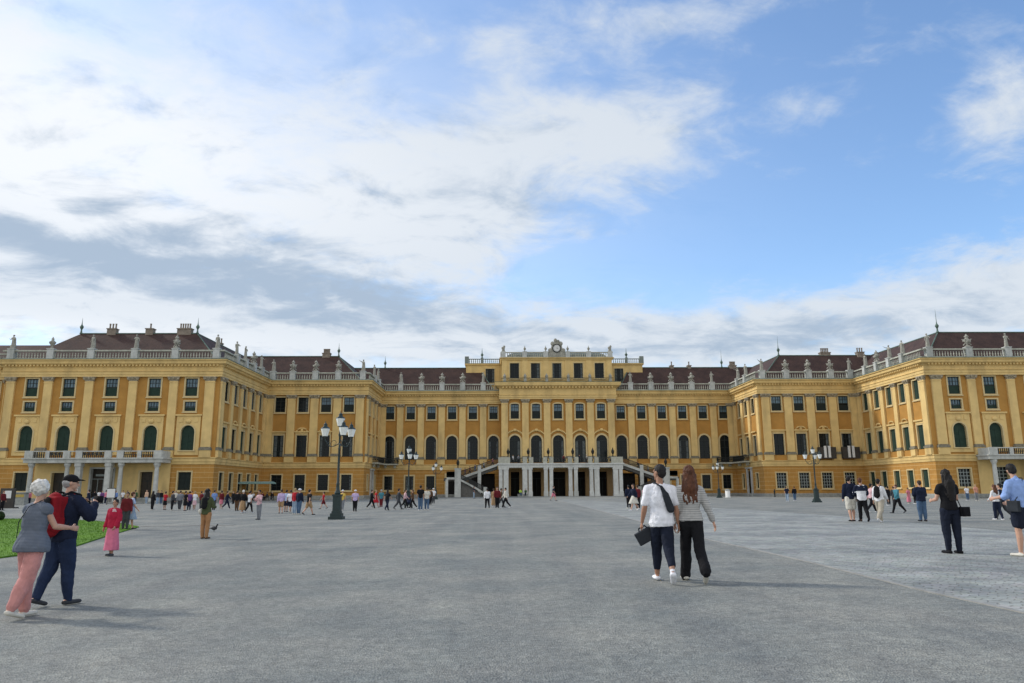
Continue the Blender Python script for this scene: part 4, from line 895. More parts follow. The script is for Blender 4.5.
# ------------------------------------------------------------------ ground
def steps(a, b, n): return [a+(b-a)*i/n for i in range(n)]
def gravel_mat(name, c, tint, sz=1.):
    m, nt, b = node_mat(name); L = nt.links.new; N = nt.nodes.new
    tc = N('ShaderNodeTexCoord'); obj = tc.outputs['Object']
    def noise(s, d=4, r=.6):
        n = N('ShaderNodeTexNoise'); n.inputs['Scale'].default_value = s; n.inputs['Detail'].default_value = d; n.inputs['Roughness'].default_value = r; L(obj, n.inputs['Vector']); return n.outputs['Fac']
    def ramp(f, p0, c0, p1, c1):
        r = N('ShaderNodeValToRGB'); e = r.color_ramp.elements; e[0].position = p0; e[1].position = p1; e[0].color = (*c0, 1); e[1].color = (*c1, 1); L(f, r.inputs['Fac']); return r.outputs['Color']
    def mix(f, a, bb, t='MIX'):
        x = N('ShaderNodeMix'); x.data_type = 'RGBA'; x.blend_type = t
        if isinstance(f, float): x.inputs['Factor'].default_value = f
        else: L(f, x.inputs['Factor'])
        L(a, x.inputs['A']); L(bb, x.inputs['B']); return x.outputs['Result']
    base = ramp(noise(.35, 8, .65), .35, [x*.84 for x in c], .65, [x*1.1 for x in tint])
    v = N('ShaderNodeTexVoronoi'); v.inputs['Scale'].default_value = 52*sz; L(obj, v.inputs['Vector'])
    st = N('ShaderNodeSeparateColor'); L(v.outputs['Color'], st.inputs[0])
    g = ramp(st.outputs[0], .0, (.66, .66, .67), 1., (1.36, 1.35, 1.32))
    o = mix(.8, base, g, 'MULTIPLY')
    g2 = ramp(noise(7, 6, .75), .3, (.72, .72, .73), .7, (1.22, 1.21, 1.2)); o = mix(.8, o, g2, 'MULTIPLY')
    g3 = ramp(noise(1.3, 7, .75), .35, (.86, .86, .87), .65, (1.10, 1.10, 1.08)); o = mix(.8, o, g3, 'MULTIPLY')
    # worn walking lines and faint wheel tracks running towards the palace
    for rot_, scl, lo_, hi_ in ((.25, (.9, .05, 1), .94, 1.045), (-.5, (1.6, .07, 1), .96, 1.03)):
        mp = N('ShaderNodeMapping'); mp.inputs['Rotation'].default_value = (0, 0, rot_); mp.inputs['Scale'].default_value = scl; L(obj, mp.inputs['Vector'])
        nz = N('ShaderNodeTexNoise'); nz.inputs['Scale'].default_value = 1.; nz.inputs['Detail'].default_value = 5; nz.inputs['Distortion'].default_value = .4; L(mp.outputs[0], nz.inputs['Vector'])
        o = mix(1., o, ramp(nz.outputs['Fac'], .38, (lo_,)*3, .62, (hi_, hi_, hi_*.985)), 'MULTIPLY')
    L(o, b.inputs['Base Color']); b.inputs['Roughness'].default_value = .95; b.inputs['Specular IOR Level'].default_value = .15
    bp = N('ShaderNodeBump'); bp.inputs['Strength'].default_value = .7; bp.inputs['Distance'].default_value = .02; L(v.outputs['Distance'], bp.inputs['Height'])
    b2 = N('ShaderNodeBump'); b2.inputs['Strength'].default_value = .5; b2.inputs['Distance'].default_value = .05; L(noise(5, 5), b2.inputs['Height']); L(bp.outputs['Normal'], b2.inputs['Normal']); L(b2.outputs['Normal'], b.inputs['Normal'])
    return m
gravel_mat('gravel', (.226, .246, .246), (.276, .276, .254))
def cobble_mat():
    m, nt, b = node_mat('cobbles'); L = nt.links.new; N = nt.nodes.new; tc = N('ShaderNodeTexCoord')
    mp = N('ShaderNodeMapping'); mp.inputs['Rotation'].default_value = (0, 0, .62); L(tc.outputs['Object'], mp.inputs['Vector'])
    n0 = N('ShaderNodeTexNoise'); n0.inputs['Scale'].default_value = 1.2; L(mp.outputs[0], n0.inputs['Vector'])
    ad = N('ShaderNodeMix'); ad.data_type = 'RGBA'; ad.blend_type = 'LINEAR_LIGHT'; ad.inputs['Factor'].default_value = .2; L(mp.outputs[0], ad.inputs['A']); L(n0.outputs['Color'], ad.inputs['B'])
    br = N('ShaderNodeTexBrick'); L(ad.outputs['Result'], br.inputs['Vector']); br.inputs['Scale'].default_value = 3.1; br.inputs['Mortar Size'].default_value = .035; br.inputs['Mortar Smooth'].default_value = .5; br.inputs['Brick Width'].default_value = .62; br.inputs['Row Height'].default_value = .42
    br.inputs['Color1'].default_value = (.325, .338, .326, 1); br.inputs['Color2'].default_value = (.235, .25, .245, 1); br.inputs['Mortar'].default_value = (.205, .208, .195, 1)
    n = N('ShaderNodeTexNoise'); n.inputs['Scale'].default_value = .5; n.inputs['Detail'].default_value = 8; L(tc.outputs['Object'], n.inputs['Vector'])
    r = N('ShaderNodeValToRGB'); e = r.color_ramp.elements; e[0].position = .35; e[1].position = .65; e[0].color = (.74, .74, .73, 1); e[1].color = (1.2, 1.17, 1.1, 1); L(n.outputs['Fac'], r.inputs['Fac'])
    mx = N('ShaderNodeMix'); mx.data_type = 'RGBA'; mx.blend_type = 'MULTIPLY'; mx.inputs['Factor'].default_value = 1; L(br.outputs['Color'], mx.inputs['A']); L(r.outputs['Color'], mx.inputs['B'])
    vo = N('ShaderNodeTexVoronoi'); vo.inputs['Scale'].default_value = 4.5; L(ad.outputs['Result'], vo.inputs['Vector'])
    hv = N('ShaderNodeMix'); hv.data_type = 'RGBA'; hv.blend_type = 'OVERLAY'; hv.inputs['Factor'].default_value = .2; L(mx.outputs['Result'], hv.inputs['A']); ds = N('ShaderNodeHueSaturation'); ds.inputs['Saturation'].default_value = .16; L(vo.outputs['Color'], ds.inputs['Color']); L(ds.outputs['Color'], hv.inputs['B'])
    L(hv.outputs['Result'], b.inputs['Base Color']); b.inputs['Roughness'].default_value = .75; b.inputs['Specular IOR Level'].default_value = .35
    inv = N('ShaderNodeMath'); inv.operation = 'SUBTRACT'; inv.inputs[0].default_value = 1; L(br.outputs['Fac'], inv.inputs[1])
    n2 = N('ShaderNodeTexNoise'); n2.inputs['Scale'].default_value = 3.5; n2.inputs['Detail'].default_value = 4; L(tc.outputs['Object'], n2.inputs['Vector'])
    a2 = N('ShaderNodeMath'); a2.operation = 'ADD'; L(inv.outputs[0], a2.inputs[0]); L(n2.outputs['Fac'], a2.inputs[1])
    bp = N('ShaderNodeBump'); bp.inputs['Strength'].default_value = .8; bp.inputs['Distance'].default_value = .05; L(a2.outputs[0], bp.inputs['Height']); L(bp.outputs['Normal'], b.inputs['Normal'])
cobble_mat()
simple('kerb_stone', (.29, .285, .265), .85, .2, 4., bump=.4)
xs = [-3000, -800, -300]+steps(-160, -30, 26)+steps(-30, 30, 60)+steps(30, 160, 26)+[160, 300, 800, 3000]
ys = [-600, -100]+steps(-20, 40, 50)+steps(40, 180, 40)+[180, 300, 900, 3000]
def sheet(name, mat, fn, xs, ys, dz):
    mb = MB(); n = len(ys); P = [[fn(x, y) for y in ys] for x in xs]
    mb.v = [(p[0], p[1], gz(p[0], p[1])+dz) for r in P for p in r]
    mb.f = [(i*n+j, i*n+j+1, (i+1)*n+j+1, (i+1)*n+j) for i in range(len(xs)-1) for j in range(n-1)]
    me = mb.mesh(name, True); me.materials.append(MATS[mat]); 
    if me.polygons[0].normal.z < 0: me.flip_normals()
    return link(name, me)
tag(sheet('ground', 'gravel', lambda x, y: (x, y), xs, ys, 0), kind='structure')
lo = [(556, 500.5), (573, 503.5), (592, 508.5), (624.7, 517), (660, 526.5), (712, 540), (812, 562), (932, 592), (1024, 612)]
hi = [(566, 499.2), (600, 501), (640, 503.5), (690, 506.5), (760, 511), (830, 515.5), (892, 521), (955, 527), (1024, 533)]
lo = [ground_at(*p) for p in lo]; hi = [ground_at(*p) for p in hi]
def extend(a, n):
    d = (a[-1]-a[-2]); return a+[a[-1]+d*k for k in (.6, 1.5, 3)][:n]
lo = extend(lo, 3); hi = extend(hi, 3)
def lerp_poly(P, t):
    q = t*(len(P)-1); i = min(int(q), len(P)-2); return P[i].lerp(P[i+1], q-i)
tag(sheet('cobbled_path', 'cobbles', lambda a, b: tuple((lambda u, v: u.lerp(v, b))(lerp_poly(lo, a), lerp_poly(hi, a)))[:2], [i/70 for i in range(71)], [j/14 for j in range(15)], .012), kind='structure')
def kerb_line(P, w, name, h=.02, N=120):
    mb = MB(); loops = []
    for i in range(N+1):
        a = lerp_poly(P, i/N); b_ = lerp_poly(P, min(1, (i+.5)/N)); c_ = lerp_poly(P, max(0, (i-.5)/N)); d = (b_-c_); d.z = 0; d.normalize(); n = V(-d.y, d.x, 0)*w/2
        loops.append([(a.x+n.x, a.y+n.y, gz(a.x, a.y)-.02), (a.x+n.x, a.y+n.y, gz(a.x, a.y)+h), (a.x-n.x, a.y-n.y, gz(a.x, a.y)+h), (a.x-n.x, a.y-n.y, gz(a.x, a.y)-.02)])
    mb.loft(loops, True, True, True); o = mb.build(name, 'kerb_stone'); return tag(o, kind='structure')
kerb_line(lo, .16, 'path_kerb', .012)
# lawn
def grass_mat():
    m, nt, b = node_mat('grass_green'); L = nt.links.new; N = nt.nodes.new; tc = N('ShaderNodeTexCoord')
    n = N('ShaderNodeTexNoise'); n.inputs['Scale'].default_value = 1.2; n.inputs['Detail'].default_value = 10; L(tc.outputs['Object'], n.inputs['Vector'])
    r = N('ShaderNodeValToRGB'); e = r.color_ramp.elements; e[0].position = .3; e[1].position = .7; e[0].color = (.06, .14, .012, 1); e[1].color = (.14, .27, .03, 1); L(n.outputs['Fac'], r.inputs['Fac']); L(r.outputs['Color'], b.inputs['Base Color']); b.inputs['Roughness'].default_value = .9; b.inputs['Specular IOR Level'].default_value = .1
grass_mat()
lp = [(-160, 521), (0, 519.3), (60, 519.8), (95, 521.5), (125, 524.5), (139, 527.3), (126, 531), (104, 537.5), (75, 547), (40, 553), (0, 558.5), (-60, 565), (-170, 575)]
lw = [ground_at(*p) for p in lp]; cen = sum(lw, V(0, 0, 0))/len(lw)
mb = MB(); mb.poly([(p.x, p.y, p.z+.05) for p in lw])
bm = bmesh.new(); vs = [bm.verts.new((p.x, p.y, p.z+.04)) for p in lw]; f = bm.faces.new(vs)
ex = bmesh.ops.extrude_face_region(bm, geom=[f]); 
for e in ex['geom']:
    if isinstance(e, bmesh.types.BMVert): e.co.z -= .08
bmesh.ops.recalc_face_normals(bm, faces=bm.faces[:]); me = bpy.data.meshes.new('lawn'); bm.to_mesh(me); bm.free(); me.materials.append(MATS['grass_green'])
lawn = link('lawn', me)
# short blades along the lawn
def inside(x, y):
    c = False; j = len(lw)-1
    for i in range(len(lw)):
        if (lw[i].y > y) != (lw[j].y > y) and x < (lw[j].x-lw[i].x)*(y-lw[i].y)/(lw[j].y-lw[i].y)+lw[i].x: c = not c
        j = i
    return c
mb = MB(); r_ = random.Random(3); cnt = 0
x0 = min(p.x for p in lw); x1 = max(p.x for p in lw); y0_ = min(p.y for p in lw); y1_ = max(p.y for p in lw)
while cnt < 26000:
    x = r_.uniform(max(x0, -32), x1); y = r_.uniform(y0_, y1_)
    if not inside(x, y): continue
    if x < -.72*y-1: cnt += 1; continue
    cnt += 1; a = r_.uniform(0, 6.28); h = r_.uniform(.03, .065); w = .012; z = gz(x, y)+.02
    mb.poly([(x-w*cos(a), y-w*sin(a), z), (x+w*cos(a), y+w*sin(a), z), (x+r_.uniform(-.03, .03), y+r_.uniform(-.03, .03), z+h+.02)])
me = bpy.data.meshes.new('grass'); me.from_pydata(mb.v, [], mb.f); me.materials.append(MATS['grass_green']); gb = link('grass', me)
tag(lawn, kind='structure'); tag(gb, 'bright green mown grass on the lawn at the left', 'grass', kind='stuff')
# pale edging streak from the lawn tip
kerb_line([ground_at(*p) for p in ((141, 526.6), (170, 526), (200, 525.5), (235, 525.2))], .3, 'lawn_edging')
# clipped ball bush
def leaf_ball(name, c, r, lab):
    mat = simple('bush_leaf', (.035, .06, .022), .7, .4, 6.)
    mb = MB(); rr = random.Random(5)
    for i in range(5200):
        u = rr.uniform(-1, 1); t = rr.uniform(0, 6.28); q = sqrt(1-u*u); k = r*(rr.uniform(.82, 1.03)); p = V(q*cos(t), q*sin(t), u)*k
        a = V(rr.uniform(-1, 1), rr.uniform(-1, 1), rr.uniform(-1, 1)).normalized()*.035; b_ = V(rr.uniform(-1, 1), rr.uniform(-1, 1), rr.uniform(-1, 1)).normalized()*.025
        mb.quad(p-a, p+b_, p+a, p-b_)
    root = empty(name, c); o = mb.build('foliage', mat, root, loc=(0, 0, r*.95)); s_ = MB(); s_.ell((0, 0, r*.95), r*.86, r*.86, r*.86, 16, 10); s_.build('inner_foliage', mat, root, True); t_ = MB(); t_.lathe((0, 0, -.1), [(.05, 0), (.04, .3)], 8); t_.build('stem', 'door_wood', root); tag(root, lab, 'bush')
g_ = ground_at(1, 521); leaf_ball('ball_bush', (g_.x-.15, g_.y, g_.z), .27, 'dark clipped round bush on the lawn at the left edge')
# ------------------------------------------------------------------ street lamps
simple('lantern_glass', (.86, .88, .85), .25, .08, 4., spec=.6)
def lamp_parts(arms=3, rot=0.):
    B = MB(); B.box(-.38, .38, -.38, .38, -.3, .15); B.box(-.30, .30, -.30, .30, .15, .32); B.box(-.2, .2, -.2, .2, .32, 1.22); B.box(-.24, .24, -.24, .24, 1.22, 1.32); B.box(-.235, .235, -.235, .235, .32, .44)
    P = MB(); P.lathe((0, 0, 1.32), [(.16, 0), (.17, .08), (.11, .2), (.085, .5), (.105, .56), (.072, .62), (.058, 2.4), (.08, 2.45), (.055, 2.5), (.048, 3.1), (.09, 3.2), (.05, 3.3), (.045, 3.65)], 14)
    A = []
    for k in range(arms):
        t = rot+2*pi*k/arms; m = MB(); d = V(cos(t), sin(t), 0); pts = []
        for i in range(13):
            q = i/12; pts.append(d*(.05+.78*q)+V(0, 0, 4.05-.16*sin(q*pi*1.0)+.5*max(0, q-.6)**1.3*1.6))
        pts.append(d*.83+V(0, 0, 4.42)); m.tube(pts, .024, 6)
        for (cx_, cz, r) in ((.32, 4.1, .13), (.6, 4.02, .1)):
            m.tube([d*(cx_+r*cos(a*.5))+V(0, 0, cz+r*sin(a*.5)) for a in range(11)], .014, 5)
        A.append((m, d*.83+V(0, 0, 4.42)))
    return B, P, A
def lantern_mesh(sc_=1.):
    f = MB(); g = MB(); n = 6
    ring = lambda r, z: [(r*cos(2*pi*i/n)*sc_, r*sin(2*pi*i/n)*sc_, z*sc_) for i in range(n)]
    f.loft([ring(.05, -.02), ring(.15, .03), ring(.15, .06)], True, True, True); f.loft([ring(.27, .476), ring(.28, .495), ring(.12, .60), ring(.1, .7), ring(.12, .72), ring(.03, .8), ring(.01, .93)], True, True, True)
    for a, b_ in zip(ring(.14, .06), ring(.235, .47)): f.tube([a, b_], .009*sc_, 4)
    g.loft([ring(.15, .045), ring(.262, .475)], True, True, True); return f, g
LMP = {}
def street_lamp(px, py, label, rot, z=None, dist=None, scale=1.):
    p = ground_at(px, py)
    if dist: q = ray(px, py); k = dist/q.y; p = V(q.x*k, dist, gz(q.x*k, dist))
    root = empty('street_lamp', p, 0); root.scale = (scale,)*3; tag(root, label, 'street lamp', 'green lamp posts with lanterns around the courtyard')
    B, P, A = lamp_parts(3, rot); B.build('base', 'lamp_green', root); P.build('pole', 'lamp_green', root, True)
    tops = [V(0, 0, 4.97)]
    for m, t in A: m.build('arm', 'lamp_green', root, True); tops.append(t)
    for i, t in enumerate(tops):
        if 'f' not in LMP:
            f, g = lantern_mesh(.95); LMP['f'] = f.mesh('lantern'); LMP['f'].materials.append(MATS['lamp_green']); LMP['g'] = g.mesh('glass'); LMP['g'].materials.append(MATS['lantern_glass'])
        o = link('lantern', LMP['f'], root, t); link('glass', LMP['g'], o)
    return root
street_lamp(336.5, 519.3, 'tall dark green street lamp with four lanterns on a square plinth, nearest of the lamps', pi*.97)
street_lamp(408, 507, 'street lamp with bright lanterns behind the walking group left of the stairs', pi*.9, dist=74)
street_lamp(435.5, 499, 'faint distant street lamp beside the dark doorway left of the stairs', .1, dist=118)
street_lamp(817, 502.8, 'street lamp standing alone before the right pavilion', pi*.98, dist=78)
street_lamp(719.5, 498.8, 'distant street lamp by the right inner corner balcony, next to the white bin', .15, dist=120)
# ------------------------------------------------------------------ small things
def place(name, px, py, label, cat, dist=None):
    p = ground_at(px, py)
    if dist: q = ray(px, py); k = dist/q.y; p = V(q.x*k, dist, gz(q.x*k, dist))
    return tag(empty(name, p), label, cat)
r = place('litter_bin', 728, 498.3, 'white cylindrical litter bin near the right inner corner', 'bin', 124); m = MB(); m.lathe((0, 0, 0), [(.42, -.1), (.42, .1), (.38, .12), (.40, 1.15)], 16); m.build('body', 'paper_white', r, True); m = MB(); m.lathe((0, 0, 1.15), [(.44, 0), (.44, .1), (.2, .22)], 16); m.build('lid', 'kiosk_stone', r, True)
for px, lab in ((775, 'dark bollard at the foot of the right pavilion wall'),):
    r = place('bollard', px, 498.6, lab, 'bollard', 138); m = MB(); m.lathe((0, 0, -.2), [(.2, 0), (.2, .3), (.13, .36), (.13, 1.1), (.18, 1.15), (.18, 1.25), (.08, 1.4)], 12); m.build('post', 'dark_iron', r, True); m = MB(); m.ell((0, 0, 1.25), .13, .13, .13); m.build('cap', 'dark_iron', r, True)
# cafe awning by the left corner
ca = at_depth(252, 484, 133); r = tag(empty('cafe_parasol', (ca.x, 133, gz(ca.x, 133))), 'flat teal awning over the cafe tables in the left corner', 'awning')
zt = ca.z-r.location.z; m = MB(); hw = 3.6
m.loft([[(-hw, -2, zt), (hw, -2, zt), (hw, 2, zt), (-hw, 2, zt)], [(-hw, -2, zt+.22), (hw, -2, zt+.22), (hw, 2, zt+.22), (-hw, 2, zt+.22)], [(-hw*.97, -.3, zt+.42), (hw*.97, -.3, zt+.42), (hw*.97, .3, zt+.42), (-hw*.97, .3, zt+.42)]], True, True, True); m.build('canopy', 'awning_teal', r)
for x in (-3.4, 0, 3.4): m = MB(); m.lathe((x, 0, -.2), [(.06, 0), (.06, zt+.2)], 8); m.build('pole', 'dark_iron', r)
for i in range(5):
    x = ca.x-3+i*2.3; y = 132+(i % 2)*1.8-.8; r = tag(empty('cafe_table', (x, y, gz(x, y)), i*.4), ['round cafe table at the left end under the awning', 'second round cafe table from the left under the awning', 'round cafe table in the middle under the awning', 'round cafe table near the right end of the awning', 'round cafe table just right of the awning'][i], 'table', 'cafe tables in the left corner')
    m = MB(); m.lathe((0, 0, .72), [(.45, 0), (.45, .04)], 16); m.build('tabletop', 'door_wood', r); m = MB(); m.lathe((0, 0, -.1), [(.25, 0), (.25, .14), (.04, .18), (.04, .8)], 10); m.build('leg', 'dark_iron', r)
# entrance notice board and stone kiosk at far left
r = place('information_board', 6.5, 506, 'tall dark information board with a white panel at the far left', 'sign', 78)
m = MB(); m.box(-.72, .72, -.12, .12, .12, 2.0); m.box(-1.0, 1.0, -.4, .4, -.1, .12); m.build('frame', 'dark_board', r); m = MB(); m.box(-.42, .42, -.16, -.12, 1.0, 1.75); m.build('panel', 'paper_white', r)
r = place('ticket_counter', 18, 504.2, 'grey stone counter with a gilded band, by the left wall', 'kiosk', 100)
m = MB(); m.box(-1.1, 1.1, -.5, .5, -.1, .2); m.box(-1.0, 1.0, -.42, .42, .2, 1.5); m.box(-1.15, 1.15, -.55, .55, 1.5, 1.62); m.build('body', 'kiosk_stone', r); m = MB(); m.box(-.9, .9, -.47, -.42, 1.0, 1.35); m.build('band', 'gold_paint', r)
r = place('notice_stand', 110, 503.4, 'white notice on a stand before the left portal door', 'sign', 98); m = MB(); m.box(-.5, .5, -.04, .04, .9, 2.0); m.build('panel', 'paper_white', r); m = MB(); m.box(-.45, -.38, -.03, .03, -.1, .9); m.box(.38, .45, -.03, .03, -.1, .9); m.box(-.55, .55, .041, .08, .85, 2.1); m.build('frame', 'dark_board', r)
# stroller
def stroller(px, py, label, dist=None):
    r = place('pushchair', px, py, label, 'pushchair', dist); m = MB()
    m.capsule((0, .1, .5), .2, (0, -.2, .45), .16, 10, 1, .8); m.capsule((0, .2, .55), .18, (0, .3, .85), .16, 10); m.build('seat', 'cloth_navy', r, True)
    m = MB(); m.tube([(-.24, .45, 1.0), (-.24, -.3, .15)], .02); m.tube([(.24, .45, 1.0), (.24, -.3, .15)], .02); m.tube([(-.24, .45, 1.0), (.24, .45, 1.0)], .025); m.tube([(-.24, .3, .15), (-.24, .1, .55)], .02); m.tube([(.24, .3, .15), (.24, .1, .55)], .02); m.build('frame', 'dark_iron', r)
    for x in (-.26, .26):
        for y in (-.32, .32):
            w = MB(); w.loft([[(x+e, y+.13*cos(2*pi*i/14), .13+.13*sin(2*pi*i/14)) for i in range(14)] for e in (-.025, .025)], True, True, True); w.build('wheel', 'dark_iron', r)
stroller(408.5, 508.2, 'dark pushchair in the walking group left of the stairs')
# pigeon on the gravel
p = ground_at(213.8, 531.8); m = MB(); m.ell((0, 0, .13), .065, .13, .07); m.capsule((0, -.09, .16), .035, (0, -.13, .24), .026, 10); m.ell((0, -.14, .25), .028, .034, .028); m.capsule((0, -.165, .248), .008, (0, -.19, .243), .003, 6); m.capsule((0, .1, .13), .04, (0, .25, .1), .02, 8, 1.4, .5); m.capsule((.02, 0, .08), .008, (.02, -.01, 0), .006, 6); m.capsule((-.02, 0, .08), .008, (-.02, -.01, 0), .006, 6)
me = remesh(m, 'pigeon', .008, 1); me.materials.append(simple('feather_grey', (.035, .035, .04), .7, .3, 20)); o = link('pigeon', me, None, p); o.rotation_euler = (0, 0, 1.2); o.scale = (1.1, 1.1, 1.1); tag(o, 'small dark pigeon on the gravel right of the person in tan trousers', 'pigeon')
